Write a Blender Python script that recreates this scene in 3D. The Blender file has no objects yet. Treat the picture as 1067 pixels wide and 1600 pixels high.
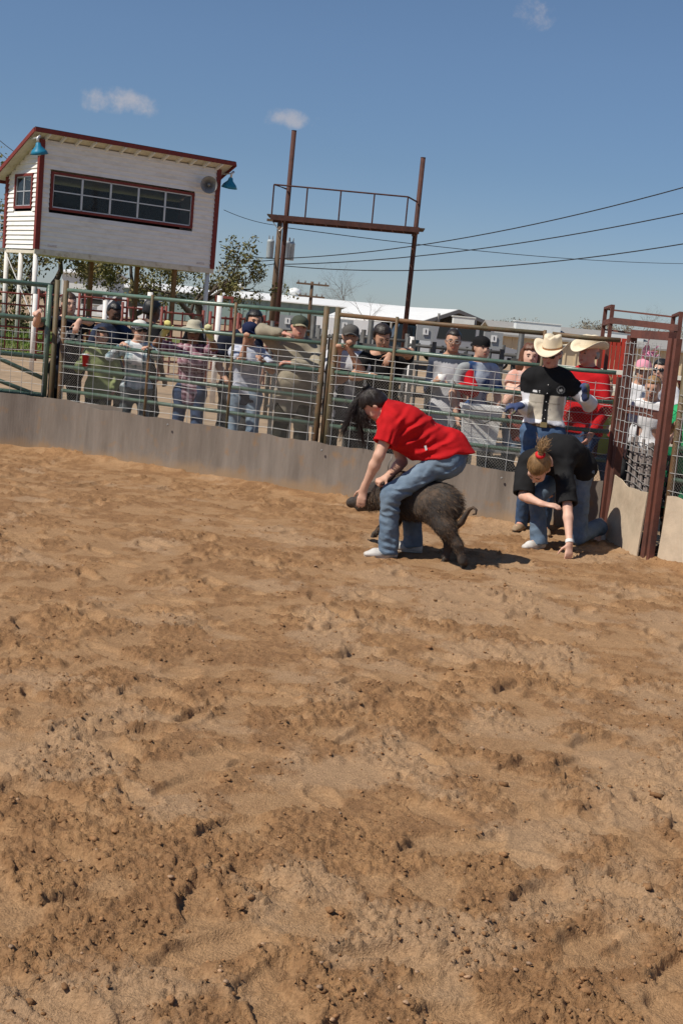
import bpy, math, random
import numpy as np
from mathutils import Vector, Matrix
# ---------------------------------------------------------------- camera, sky, sun, exposure
scene = bpy.context.scene
col = scene.collection
random.seed(7); RNG = np.random.RandomState(11)
F_PX = 2000.0; ROLL = math.radians(5.3); PITCH = math.atan(298.7/2000); EYE = 1.75
cF = np.array([0, math.cos(PITCH), -math.sin(PITCH)]); cu = np.array([0, math.sin(PITCH), math.cos(PITCH)])
cR = math.cos(ROLL)*np.array([1., 0, 0]) + math.sin(ROLL)*cu
cU = -math.sin(ROLL)*np.array([1., 0, 0]) + math.cos(ROLL)*cu
cam = bpy.data.cameras.new('camera'); cam_o = bpy.data.objects.new('camera', cam); col.objects.link(cam_o)
cam.sensor_fit = 'VERTICAL'; cam.sensor_height = 24; cam.lens = F_PX/1600*24
cam.clip_start = 0.05; cam.clip_end = 6000
cam_o.matrix_world = Matrix(((cR[0], cU[0], -cF[0], 0), (cR[1], cU[1], -cF[1], 0), (cR[2], cU[2], -cF[2], EYE), (0, 0, 0, 1)))
scene.camera = cam_o

SUN_DIR = Vector((-0.78, -0.46, 1.16)).normalized()      # towards the sun
sun_el = math.asin(SUN_DIR.z); sun_az = math.atan2(SUN_DIR.x, SUN_DIR.y)
world = bpy.data.worlds.new('World'); scene.world = world; world.use_nodes = True
wn = world.node_tree; wn.nodes.clear()
def wnode(t): return wn.nodes.new(t)
w_out = wnode('ShaderNodeOutputWorld'); w_bg = wnode('ShaderNodeBackground'); w_sky = wnode('ShaderNodeTexSky')
w_sky.sky_type = 'NISHITA'; w_sky.sun_disc = False; w_sky.sun_elevation = sun_el; w_sky.sun_rotation = sun_az
w_sky.altitude = 250; w_sky.air_density = 1.0; w_sky.dust_density = 0.15; w_sky.ozone_density = 4.5
w_bg.inputs['Strength'].default_value = 0.080
# small fair-weather clouds: noise-edged puffs in three directions of the sky
def sky_dir(px, py):
    d = cF*F_PX + cR*(px-533.5) - cU*(py-800); return d/np.linalg.norm(d)
tc = wnode('ShaderNodeTexCoord')
nz = wnode('ShaderNodeTexNoise'); nz.inputs['Scale'].default_value = 34; nz.inputs['Detail'].default_value = 7; nz.inputs['Roughness'].default_value = .62
wn.links.new(tc.outputs['Generated'], nz.inputs['Vector'])
total = None
for (px, py, wx, wz, amp) in ((178, 155, .034, .012, .6), (458, 187, .022, .0075, .55), (838, 20, .020, .012, .6)):
    d = sky_dir(px, py); rt = np.cross(d, [0, 0, 1]); rt /= np.linalg.norm(rt); up = np.cross(rt, d)
    sb = wnode('ShaderNodeVectorMath'); sb.operation = 'SUBTRACT'; sb.inputs[1].default_value = d
    wn.links.new(tc.outputs['Generated'], sb.inputs[0])
    acc = None
    for ax, wd in ((rt, wx), (up, wz)):
        dt = wnode('ShaderNodeVectorMath'); dt.operation = 'DOT_PRODUCT'; dt.inputs[1].default_value = ax/wd
        wn.links.new(sb.outputs[0], dt.inputs[0])
        sq = wnode('ShaderNodeMath'); sq.operation = 'POWER'; sq.inputs[1].default_value = 2
        ab = wnode('ShaderNodeMath'); ab.operation = 'ABSOLUTE'; wn.links.new(dt.outputs['Value'], ab.inputs[0])
        wn.links.new(ab.outputs[0], sq.inputs[0])
        if acc is None: acc = sq
        else:
            ad = wnode('ShaderNodeMath'); ad.operation = 'ADD'; wn.links.new(acc.outputs[0], ad.inputs[0]); wn.links.new(sq.outputs[0], ad.inputs[1]); acc = ad
    ma = wnode('ShaderNodeMath'); ma.operation = 'MULTIPLY_ADD'; ma.inputs[1].default_value = 5.2; ma.inputs[2].default_value = -2.7
    wn.links.new(nz.outputs['Fac'], ma.inputs[0])
    su = wnode('ShaderNodeMath'); su.operation = 'SUBTRACT'; wn.links.new(ma.outputs[0], su.inputs[0]); wn.links.new(acc.outputs[0], su.inputs[1])
    mr = wnode('ShaderNodeMapRange'); mr.interpolation_type = 'SMOOTHSTEP'
    mr.inputs['From Min'].default_value = -1.0; mr.inputs['From Max'].default_value = 0.55; mr.inputs['To Max'].default_value = amp
    wn.links.new(su.outputs[0], mr.inputs['Value'])
    if total is None: total = mr
    else:
        mx = wnode('ShaderNodeMath'); mx.operation = 'MAXIMUM'; wn.links.new(total.outputs[0], mx.inputs[0]); wn.links.new(mr.outputs[0], mx.inputs[1]); total = mx
w_mix = wnode('ShaderNodeMix'); w_mix.data_type = 'RGBA'; w_mix.inputs['B'].default_value = (7.0, 6.4, 6.3, 1)
# clear dry air: the low sky stays a muted blue all round the horizon
sep = wnode('ShaderNodeSeparateXYZ'); wn.links.new(tc.outputs['Generated'], sep.inputs[0])
rmp = wnode('ShaderNodeValToRGB'); wn.links.new(sep.outputs['Z'], rmp.inputs['Fac']); els = rmp.color_ramp.elements
els[0].position = 0; els[0].color = (.70, .79, 1.0, 1); els[1].position = .30; els[1].color = (.97, .98, 1, 1)
for ps, cc in ((.05, (.75, .80, .96, 1)), (.12, (.77, .82, .92, 1)), (.2, (.90, .92, .98, 1))):
    e_ = els.new(ps); e_.color = cc
w_mul = wnode('ShaderNodeMix'); w_mul.data_type = 'RGBA'; w_mul.blend_type = 'MULTIPLY'; w_mul.inputs['Factor'].default_value = 1
wn.links.new(w_sky.outputs[0], w_mul.inputs['A']); wn.links.new(rmp.outputs['Color'], w_mul.inputs['B'])
wn.links.new(total.outputs[0], w_mix.inputs['Factor']); wn.links.new(w_mul.outputs['Result'], w_mix.inputs['A'])
wn.links.new(w_mix.outputs['Result'], w_bg.inputs['Color']); wn.links.new(w_bg.outputs[0], w_out.inputs[0])
sun = bpy.data.lights.new('sun', 'SUN'); sun.energy = 4.9; sun.angle = math.radians(.53); sun.color = (1, .93, .82)
sun_o = bpy.data.objects.new('sun', sun); col.objects.link(sun_o); sun_o.rotation_euler = SUN_DIR.to_track_quat('Z', 'Y').to_euler()
sun_o.location = (-20, -10, 30)
scene.view_settings.view_transform = 'Standard'; scene.view_settings.look = 'None'
scene.view_settings.exposure = 0.0; scene.view_settings.gamma = 1; scene.view_settings.use_curve_mapping = False
try:
    scene.cycles.max_bounces = 6; scene.cycles.transparent_max_bounces = 12; scene.cycles.use_denoising = True
except Exception: pass

# ---------------------------------------------------------------- helpers
def ray(px, py): return cF*F_PX + cR*(px-533.5) - cU*(py-800)
def at(px, py, Y):
    d = ray(px, py); return np.array([0, 0, EYE]) + d*(Y/d[1])
def gnd(px, py, z=0.):
    d = ray(px, py); return np.array([0, 0, EYE]) + d*((z-EYE)/d[2])
def V(*a): return np.array(a, float)
def unit(v): v = np.asarray(v, float); return v/max(np.linalg.norm(v), 1e-9)

class MB:
    def __init__(s): s.v = []; s.f = []
    def add(s, vs, fs):
        o = len(s.v); s.v += [tuple(map(float, q)) for q in vs]; s.f += [tuple(i+o for i in f) for f in fs]
    def box(s, c, size, ax=None):
        c = np.asarray(c, float); h = np.asarray(size, float)/2
        A = np.eye(3) if ax is None else np.asarray(ax, float)
        vs = [c + A[0]*h[0]*i + A[1]*h[1]*j + A[2]*h[2]*k for i in (-1, 1) for j in (-1, 1) for k in (-1, 1)]
        s.add(vs, [(0, 1, 3, 2), (4, 6, 7, 5), (0, 4, 5, 1), (2, 3, 7, 6), (0, 2, 6, 4), (1, 5, 7, 3)]); return s
    def beam(s, p, q, w, h, up=(0, 0, 1)):
        p = np.asarray(p, float); q = np.asarray(q, float); d = unit(q-p); sd = np.cross(d, up)
        sd = unit(sd) if np.linalg.norm(sd) > 1e-4 else V(1, 0, 0); u = np.cross(sd, d)
        return s.box((p+q)/2, (np.linalg.norm(q-p), w, h), (d, sd, u))
    def tube(s, pts, rs, n=8, cap=True):
        pts = [np.asarray(p, float) for p in pts]
        if not hasattr(rs, '__len__'): rs = [rs]*len(pts)
        vs = []; fs = []; ref = None
        for i, p in enumerate(pts):
            d = unit(pts[min(i+1, len(pts)-1)] - pts[max(i-1, 0)])
            if ref is None:
                ref = np.cross(d, (0, 0, 1))
                if np.linalg.norm(ref) < 1e-3: ref = np.cross(d, (1, 0, 0))
            ref = unit(ref - d*np.dot(ref, d)); b = np.cross(d, ref)
            for k in range(n):
                a = 2*math.pi*k/n; vs.append(p + rs[i]*(math.cos(a)*ref + math.sin(a)*b))
        for i in range(len(pts)-1):
            for k in range(n):
                k2 = (k+1) % n; fs.append((i*n+k, i*n+k2, (i+1)*n+k2, (i+1)*n+k))
        if cap: fs.append(tuple(range(n-1, -1, -1))); fs.append(tuple((len(pts)-1)*n+k for k in range(n)))
        s.add(vs, fs); return s
    def lathe(s, c, prof, n=16, ax=None, sx=1, sy=1):
        c = np.asarray(c, float); A = np.eye(3) if ax is None else np.asarray(ax, float)
        vs = []; fs = []
        for r, z in prof:
            for k in range(n):
                a = 2*math.pi*k/n; vs.append(c + A[0]*r*sx*math.cos(a) + A[1]*r*sy*math.sin(a) + A[2]*z)
        for i in range(len(prof)-1):
            for k in range(n):
                k2 = (k+1) % n; fs.append((i*n+k, i*n+k2, (i+1)*n+k2, (i+1)*n+k))
        s.add(vs, fs); return s
    def ell(s, c, r, ax=None, n=12, m=8):
        prof = [(max(math.sin(math.pi*i/m), 1e-3), -math.cos(math.pi*i/m)) for i in range(m+1)]
        c = np.asarray(c, float); A = np.eye(3) if ax is None else np.asarray(ax, float)
        return s.lathe(c, [(a, b*r[2]) for a, b in prof], n, A, r[0], r[1])
    def prism(s, poly, off):
        n = len(poly); off = np.asarray(off, float); P = [np.asarray(p, float) for p in poly]
        s.add(P + [p+off for p in P], [tuple(range(n-1, -1, -1)), tuple(range(n, 2*n))] + [(i, (i+1) % n, n+(i+1) % n, n+i) for i in range(n)]); return s
    def grid(s, P):
        P = np.asarray(P, float); a, b = P.shape[:2]
        s.add(P.reshape(-1, 3), [(i*b+j, i*b+j+1, (i+1)*b+j+1, (i+1)*b+j) for i in range(a-1) for j in range(b-1)]); return s

def mesh_np(name, v, f, colors=None):
    me = bpy.data.meshes.new(name); v = np.asarray(v, np.float32); f = np.asarray(f, np.int32)
    me.vertices.add(len(v)); me.vertices.foreach_set('co', v.ravel())
    k = f.shape[1]; me.loops.add(f.size); me.loops.foreach_set('vertex_index', f.ravel())
    me.polygons.add(len(f)); me.polygons.foreach_set('loop_start', np.arange(0, f.size, k, dtype=np.int32))
    try: me.polygons.foreach_set('loop_total', np.full(len(f), k, np.int32))
    except Exception: pass
    me.update(calc_edges=True); me.validate()
    if colors is not None:
        ca = me.color_attributes.new('Col', 'FLOAT_COLOR', 'POINT'); c4 = np.ones((len(v), 4), np.float32); c4[:, :3] = colors
        ca.data.foreach_set('color', c4.ravel())
    return me
def link(name, me, m, parent=None, smooth=False):
    if m is not None and not me.materials: me.materials.append(m)
    if smooth: me.polygons.foreach_set('use_smooth', np.ones(len(me.polygons), bool))
    o = bpy.data.objects.new(name, me); col.objects.link(o)
    if parent is not None:
        o.parent = parent; L = Vector((0, 0, 0)); q = parent
        while q is not None: L += q.location; q = q.parent
        o.location = -L
    return o
def obj(name, mb, m, parent=None, smooth=False):
    me = bpy.data.meshes.new(name); me.from_pydata(mb.v, [], mb.f); me.update()
    return link(name, me, m, parent, smooth)
def tag(o, label, cat, group=None):
    o['label'] = label; o['category'] = cat
    if group: o['group'] = group
    return o
def thing(name, loc, label, cat, group=None):
    o = bpy.data.objects.new(name, None); o.empty_display_size = .1; col.objects.link(o); o.location = loc
    return tag(o, label, cat, group)
def kind(o, k): o['kind'] = k; return o

# ---------------------------------------------------------------- materials
MATS = {}
def mat(name, c, rough=.8, var=.18, scale=12., bump=0., bscale=60., metal=0., spec=.3, attr=False, c2=None, t=(.45, .62), stretch=(1, 1, 1), detail=5, sss=0.):
    if name in MATS: return MATS[name]
    m = bpy.data.materials.new(name); m.use_nodes = True; nt = m.node_tree; N = nt.nodes; L = nt.links
    b = N['Principled BSDF']; b.inputs['Roughness'].default_value = rough; b.inputs['Metallic'].default_value = metal
    b.inputs['Specular IOR Level'].default_value = spec
    tcn = N.new('ShaderNodeTexCoord'); oi = N.new('ShaderNodeObjectInfo')
    mp = N.new('ShaderNodeMapping'); mp.inputs['Scale'].default_value = stretch
    ad = N.new('ShaderNodeVectorMath'); ad.operation = 'MULTIPLY_ADD'; ad.inputs[1].default_value = (37, 19, 53)
    L.new(oi.outputs['Random'], ad.inputs[0]); L.new(tcn.outputs['Object'], ad.inputs[2]); L.new(ad.outputs[0], mp.inputs['Vector'])
    n1 = N.new('ShaderNodeTexNoise'); n1.inputs['Scale'].default_value = scale; n1.inputs['Detail'].default_value = detail; n1.inputs['Roughness'].default_value = .65
    L.new(mp.outputs[0], n1.inputs['Vector'])
    if attr:
        a = N.new('ShaderNodeAttribute'); a.attribute_name = 'Col'; src = a.outputs['Color']
    else:
        rg = N.new('ShaderNodeRGB'); rg.outputs[0].default_value = (*c, 1); src = rg.outputs[0]
    if c2 is not None:
        n2 = N.new('ShaderNodeTexNoise'); n2.inputs['Scale'].default_value = scale*.37; n2.inputs['Detail'].default_value = 6; n2.inputs['Roughness'].default_value = .7
        L.new(mp.outputs[0], n2.inputs['Vector'])
        mr = N.new('ShaderNodeMapRange'); mr.inputs['From Min'].default_value = t[0]; mr.inputs['From Max'].default_value = t[1]
        L.new(n2.outputs['Fac'], mr.inputs['Value'])
        mx = N.new('ShaderNodeMix'); mx.data_type = 'RGBA'; mx.inputs['B'].default_value = (*c2, 1); L.new(mr.outputs[0], mx.inputs['Factor']); L.new(src, mx.inputs['A']); src = mx.outputs['Result']
    mr = N.new('ShaderNodeMapRange'); mr.inputs['From Min'].default_value = .25; mr.inputs['From Max'].default_value = .75
    mr.inputs['To Min'].default_value = 1-var; mr.inputs['To Max'].default_value = 1+var
    L.new(n1.outputs['Fac'], mr.inputs['Value'])
    vm = N.new('ShaderNodeVectorMath'); vm.operation = 'SCALE'; L.new(src, vm.inputs[0]); L.new(mr.outputs[0], vm.inputs['Scale'])
    L.new(vm.outputs[0], b.inputs['Base Color'])
    if bump:
        n3 = N.new('ShaderNodeTexNoise'); n3.inputs['Scale'].default_value = bscale; n3.inputs['Detail'].default_value = 6; n3.inputs['Roughness'].default_value = .6
        L.new(mp.outputs[0], n3.inputs['Vector'])
        bp = N.new('ShaderNodeBump'); bp.inputs['Strength'].default_value = bump; bp.inputs['Distance'].default_value = .01
        L.new(n3.outputs['Fac'], bp.inputs['Height']); L.new(bp.outputs[0], b.inputs['Normal'])
    if sss:
        b.inputs['Subsurface Weight'].default_value = sss; b.inputs['Subsurface Radius'].default_value = (.012, .004, .002)
    MATS[name] = m; return m

# ---------------------------------------------------------------- numpy noise
_T = RNG.rand(64, 64, 64).astype(np.float32)
def vnoise(p, s):
    q = np.asarray(p, np.float32)*np.float32(s); i = np.floor(q).astype(np.int32); f = q-i; f = f*f*(3-2*f)
    i0 = i & 63; i1 = (i+1) & 63; r = 0
    for a in (0, 1):
        wa = f[..., 0] if a else 1-f[..., 0]; xa = (i1 if a else i0)[..., 0]
        for b in (0, 1):
            wb = f[..., 1] if b else 1-f[..., 1]; yb = (i1 if b else i0)[..., 1]
            for c in (0, 1):
                wc = f[..., 2] if c else 1-f[..., 2]; zc = (i1 if c else i0)[..., 2]
                r = r + wa*wb*wc*_T[xa, yb, zc]
    return r
def fbm(p, s, o=4, g=.5):
    r = 0; a = 1.; t = 0
    for k in range(o): r = r + a*vnoise(p+k*7.31, s*2.03**k); t += a; a *= g
    return r/t
def sstep(a, b, x): t = np.clip((x-a)/(b-a), 0, 1); return t*t*(3-2*t)
# ================================================================ SETTING
FENCE = [(-8.0, 14.30), (-3.30, 14.25), (1.62, 11.92), (2.46, 11.66), (2.63, 10.62), (3.5, 9.35), (5.5, 6.5)]
def fence_y(x):
    return np.interp(x, [q[0] for q in FENCE], [q[1] for q in FENCE])
def worley(p, s, seed):
    q = p[:, :2]*s; i = np.floor(q).astype(np.int64); best = np.full(len(q), 9., np.float32); rad = np.zeros(len(q), np.float32)
    for a in (-1, 0, 1):
        for b in (-1, 0, 1):
            c = i+np.array([a, b]); jx = _T[c[:, 0] & 63, c[:, 1] & 63, seed]; jy = _T[c[:, 0] & 63, c[:, 1] & 63, seed+1]; jr = _T[c[:, 0] & 63, c[:, 1] & 63, seed+2]
            d = np.hypot(q[:, 0]-c[:, 0]-jx, q[:, 1]-c[:, 1]-jy); m = d < best; best[m] = d[m]; rad[m] = jr[m]
    rr = .22+.5*rad**2
    return np.sqrt(np.clip(1-(best/rr)**2, 0, 1))*rr*(rad > .25)
FOOT = []
for k in range(520):
    y = 2.2+11.5*random.random()**1.2; FOOT.append((random.uniform(-.5, .5)*(y+1.5), y, random.uniform(0, 6.28), random.uniform(.8, 1.25), random.uniform(.5, 1)))
def dirt_height(x, y):
    p = np.stack([x, y, np.zeros_like(x)], 1).astype(np.float32)
    h = .035*(fbm(p, .55, 2)-.5) + .020*(fbm(p+3, 2.3, 2)-.5)
    wob = p + .04*np.stack([fbm(p+9, 9, 3)-.5, fbm(p+21, 9, 3)-.5, np.zeros_like(x)], 1)
    wob2 = p + .03*np.stack([vnoise(p+19, 40)-.5, vnoise(p+41, 40)-.5, np.zeros_like(x)], 1)
    M = sstep(.52, .60, fbm(wob+5, 5.0, 3, .55))
    pad = np.zeros_like(x); rim = np.zeros_like(x)
    order = np.argsort(y); ys = y[order]
    for (fx, fy, an, sc, dp) in FOOT:
        a, b = np.searchsorted(ys, (fy-.35, fy+.35)); ii = order[a:b]
        ii = ii[np.abs(x[ii]-fx) < .35]
        if not len(ii): continue
        dx = wob[ii, 0]-fx; dy = wob[ii, 1]-fy; ca, sa = math.cos(an), math.sin(an)
        u = (dx*ca+dy*sa)/(.14*sc); w = (-dx*sa+dy*ca)/((.055+.018*np.sign(u)*np.minimum(abs(u), 1))*sc)
        r = np.sqrt(u*u+w*w)
        pad[ii] = np.maximum(pad[ii], dp*(1-sstep(.85, 1.08, r))); rim[ii] = np.maximum(rim[ii], dp*np.exp(-((r-1.25)/.2)**2))
    M = np.clip(M*.8+pad, 0, 1)
    far = sstep(15, 4, y)
    rug = sstep(.36, .60, fbm(p+13, 1.9, 3)); cr = (.42+.85*rug)*(1-.90*M)*(1+.40*sstep(3.6, 7.5, y))
    n1 = fbm(wob2, 17, 4, .62); n2 = fbm(wob2+3.7, 38, 3, .6); n3 = fbm(wob2+8.1, 75, 2, .6)
    h += cr*(.0042*sstep(.42, .62, n1)*(.4+n2) + .0090*sstep(.42, .60, n2)*(.4+n3) + .0062*sstep(.40, .62, n3)*far + .0034*sstep(.4, .6, vnoise(wob2, 150))*far)
    h += cr*(.004*worley(wob2, 13, 3)*(.5+.8*n2) + .010*worley(wob2+2.3, 26, 7)*(.4+n3) + .009*worley(wob2+1.1, 55, 13)*far)
    h += .003*(fbm(p, 45, 2)-.5)
    h += -.020*pad + .012*rim*(.3+1.2*n1)
    yf = fence_y(x); side = y-yf
    outside = sstep(-.02, .15, side)
    bank = np.exp(-((side+.12)/.16)**2)*.05*(.5+fbm(p, 2.5, 2))
    h = h*(1-outside*.8) + bank - .02*outside
    return h, M, outside
def make_ground():
    rows = np.concatenate([np.linspace(.4, 2.75, 40), np.exp(np.linspace(math.log(2.78), math.log(17.5), 730))])
    tdense = np.linspace(-.40, .40, 450); tl = -.40-.02*np.cumsum(np.linspace(.4, 6, 24)); tr = -tl
    t = np.concatenate([tl[::-1], tdense, tr])
    X = rows[:, None]*t[None, :] ; Y = np.repeat(rows[:, None], len(t), 1)
    h, M, o = dirt_height(X.ravel().astype(np.float32), Y.ravel().astype(np.float32))
    v = np.stack([X.ravel(), Y.ravel(), h], 1); a, b = len(rows), len(t)
    ii, jj = np.meshgrid(np.arange(a-1), np.arange(b-1), indexing='ij'); k = (ii*b+jj).ravel()
    f = np.stack([k, k+1, k+b+1, k+b], 1)
    p = np.stack([X.ravel(), Y.ravel(), np.zeros(a*b)], 1).astype(np.float32)
    brown = np.array([.340, .194, .095]); smooth = np.array([.392, .240, .127]); dark = np.array([.232, .126, .062]); dry = np.array([.42, .282, .172]); grav = np.array([.40, .28, .175])
    C = brown + (smooth-brown)*M[:, None]
    hh = h.reshape(a, b); C *= (1+.0*hh.reshape(-1))[:, None]
    dk = np.clip((.45*sstep(.47, .64, fbm(p+31, 1.8, 4)))+.8*sstep(.5, .62, fbm(p+71, 9, 3))+.7*sstep(.5, .62, fbm(p+81, 26, 3)), 0, 1.2)*(1-.75*M); C += (dark-C)*(.62*dk)[:, None]  # darker brown crumbs, plus the shade of small cavities put into the dirt colour
    dr = sstep(.5, .63, fbm(p+47, 2.3, 5, .6)+.055*np.clip(X.ravel()*.8+.2, -1.3, 1.3)-.02*(Y.ravel() > 9.5))
    C += (dry-C)*(.62*dr*(1-.3*M))[:, None]; C += (grav-C)*o[:, None]
    me = mesh_np('arena_dirt', v, f, C)
    return kind(link('arena_dirt_ground', me, mat('dirt', (.3, .2, .1), .95, .34, 90, 1.0, 150, spec=.1, attr=True, detail=8), smooth=False), 'structure')
make_ground()
# loose clods, one mass nobody could count
def clods():
    t = (1+5**.5)/2; base = np.array([(-1, t, 0), (1, t, 0), (-1, -t, 0), (1, -t, 0), (0, -1, t), (0, 1, t), (0, -1, -t), (0, 1, -t), (t, 0, -1), (t, 0, 1), (-t, 0, -1), (-t, 0, 1)])/1.9
    fc = np.array([(0, 11, 5), (0, 5, 1), (0, 1, 7), (0, 7, 10), (0, 10, 11), (1, 5, 9), (5, 11, 4), (11, 10, 2), (10, 7, 6), (7, 1, 8), (3, 9, 4), (3, 4, 2), (3, 2, 6), (3, 6, 8), (3, 8, 9), (4, 9, 5), (2, 4, 11), (6, 2, 10), (8, 6, 7), (9, 8, 1)])
    n = 19000; y = 2.5+10.3*RNG.rand(n)**1.5; x = RNG.uniform(-.5, .5, n)*(y+.6)
    h, M, o = dirt_height(x.astype(np.float32), y.astype(np.float32))
    ok = (M < .45+.4*(RNG.rand(n) < .12)) & (y < fence_y(x)-.15); x, y, h = x[ok], y[ok], h[ok]; n = len(x)
    clump = fbm(np.stack([x, y, x*0], 1)+60, 3.0, 2)
    s = (.0026+.0058*RNG.rand(n)**2.2+.015*(RNG.rand(n) < .018)*RNG.rand(n))*(.6+.8*clump)
    jit = 1+1.0*(RNG.rand(n, 12, 3)-.5)
    ang = RNG.rand(n)*6.28; v = base[None]*jit*s[:, None, None]*np.array([1.15, .9, .6])
    c, sn = np.cos(ang)[:, None], np.sin(ang)[:, None]
    v = np.stack([v[..., 0]*c-v[..., 1]*sn+x[:, None], v[..., 0]*sn+v[..., 1]*c+y[:, None], v[..., 2]+(h+s*.35)[:, None]], 2).reshape(-1, 3)
    f = (fc[None]+12*np.arange(n)[:, None, None]).reshape(-1, 3)
    tone = np.where(RNG.rand(n) < .04+.08*(x > 0), 1, 0)[:, None]*np.array([.13, .115, .095]) + np.array([.270, .146, .070])*(.75+.5*RNG.rand(n)[:, None])
    return tag(kind(link('dirt_clods', mesh_np('dirt_clods', v, f, np.repeat(tone, 12, 0)), mat('clod', (.3, .2, .1), .95, .25, 60, .5, 200, spec=.1, attr=True)), 'stuff'), 'loose brown dirt clods scattered over the arena floor', 'dirt')
clods()
far_g = MB(); far_g.add([(-2500, -60, -.075), (2500, -60, -.075), (2500, 5000, -.075), (-2500, 5000, -.075)], [(0, 1, 2, 3)])
kind(obj('ground', far_g, mat('gravel', (.36, .255, .16), .95, .25, 3.2, .4, 30, c2=(.29, .21, .135))), 'structure')
lawn = MB(); lawn.grid([[(x, y, -.045+.03*math.sin(x*1.3+y)) for x in np.linspace(-34, -6.5, 20)] for y in np.linspace(36.5, 74, 20)])
kind(obj('lawn_ground', lawn, mat('lawn', (.10, .145, .03), .95, .4, 6, .6, 40, c2=(.20, .17, .07))), 'structure')

# ---------------------------------------------------------------- announcer tower
M_white = mat('white_paint', (.86, .83, .79), .75, .07, 5, .12, 60, c2=(.70, .66, .60), t=(.50, .75), stretch=(.6, .6, 1.6))
M_cream = mat('cream_wood', (.66, .60, .50), .8, .15, 6, .2, 60, c2=(.42, .33, .22), t=(.55, .7))
M_red = mat('red_trim', (.20, .036, .030), .7, .22, 9, .15, 60, c2=(.17, .035, .03))
M_shing = mat('shingle', (.07, .06, .055), .95, .4, 30, .5, 120)
M_wpipe = mat('white_pipe', (.74, .71, .67), .6, .12, 8, .2, 50, c2=(.30, .14, .08), t=(.6, .68))
M_glass = bpy.data.materials.new('window_glass'); M_glass.use_nodes = True
gb = M_glass.node_tree.nodes['Principled BSDF']; gb.inputs['Base Color'].default_value = (.5, .53, .55, 1); gb.inputs['Roughness'].default_value = .04
gb.inputs['Transmission Weight'].default_value = .97; gb.inputs['IOR'].default_value = 1.25
gnz = M_glass.node_tree.nodes.new('ShaderNodeTexNoise'); gnz.inputs['Scale'].default_value = 2.5
gbp = M_glass.node_tree.nodes.new('ShaderNodeBump'); gbp.inputs['Strength'].default_value = .05; gbp.inputs['Distance'].default_value = .02
M_glass.node_tree.links.new(gnz.outputs['Fac'], gbp.inputs['Height']); M_glass.node_tree.links.new(gbp.outputs[0], gb.inputs['Normal'])
M_alu = mat('aluminium', (.62, .62, .62), .45, .1, 8, metal=.6)
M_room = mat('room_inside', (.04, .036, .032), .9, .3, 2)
M_blue = mat('blue_enamel', (.02, .20, .33), .4, .15, 10)
M_horn = mat('horn_grey', (.26, .25, .24), .5, .2, 10, metal=.3)

TH = math.radians(38); tu = V(math.cos(TH), math.sin(TH), 0); tv = V(-math.sin(TH), math.cos(TH), 0); tz = V(0, 0, 1)
A0 = at(57, 389, 44.0); TW, TD = 6.92, 2.6; z0 = A0[2]; TF = at(64, 216, 44.0)[2]-z0; TBk = TF-1.15
A0 = V(A0[0], A0[1], 0)
def tp(a, b, z): return A0 + tu*a + tv*b + tz*z
tower = thing('announcer_tower', A0, 'white clapboard announcer booth with red trim raised on white posts', 'tower')
def roof_z(b): return z0 + TF + (TBk-TF)*b/TD
bh = .158; nb = int((TF)/bh)+1
WX0, WX1, WZ0, WZ1 = .36, 5.98, z0+1.36, z0+2.62     # front window band
wxl = at(68, 300, 44.3); 
def board(face, z, c0, c1, h, m=M_white):
    s = MB()      # tilted lap board: bottom edge proud
    if face == 'front': p0, p1, n = tp(c0, 0, z), tp(c1, 0, z), -tv
    elif face == 'back': p0, p1, n = tp(c0, TD, z), tp(c1, TD, z), tv
    elif face == 'left': p0, p1, n = tp(0, c0, z), tp(0, c1, z), -tu
    else: p0, p1, n = tp(TW, c0, z), tp(TW, c1, z), tu
    o, i = n*.052, n*.006; hz = tz*h
    s.add([p0+o, p1+o, p1+i+hz, p0+i+hz, p0-n*.02, p1-n*.02, p1-n*.02+hz, p0-n*.02+hz], [(0, 1, 2, 3), (4, 7, 6, 5), (0, 4, 5, 1), (3, 2, 6, 7), (0, 3, 7, 4), (1, 5, 6, 2)])
    return obj('board', s, m, tower)
SX0, SX1, SZ0, SZ1 = .45, 1.98, z0+1.36, z0+2.52     # side window
for i in range(nb):
    z = z0+i*bh; h = min(bh, z0+TF-z-.02)
    if h < .03: continue
    mid = z+h/2
    if WZ0-.02 < mid < WZ1+.02:
        board('front', z, 0.07, WX0, h); board('front', z, WX1, TW-.07, h)
    else: board('front', z, .07, TW-.07, h)
    # side wall runs up to the sloping roof
    bmax = min(TD, max(0, (z0+TF-z-h*.5)/(TF-TBk)*TD))
    if bmax > .1:
        if SZ0-.02 < mid < SZ1+.02:
            board('left', z, .07, SX0, h)
            if bmax > SX1: board('left', z, SX1, bmax-.06 if bmax == TD else bmax, h)
        else: board('left', z, .07, bmax-.06 if bmax == TD else bmax, h)
        board('right', z, .07, bmax, h)
    if z+h < z0+TBk: board('back', z, .07, TD-.07 if False else TW-.07, h)
for a, b in ((0, 0), (TW, 0), (0, TD), (TW, TD)):
    zt = roof_z(b)-.03; sx = -1 if a == 0 else 1; sy = -1 if b == 0 else 1
    s = MB(); c = tp(a, b, (z0+zt)/2)-0
    s.box(c + tu*sx*.0 + tv*sy*.0 , (.17, .17, zt-z0+.0), (tu, tv, tz)); obj('corner_trim', s, M_red, tower)
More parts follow.
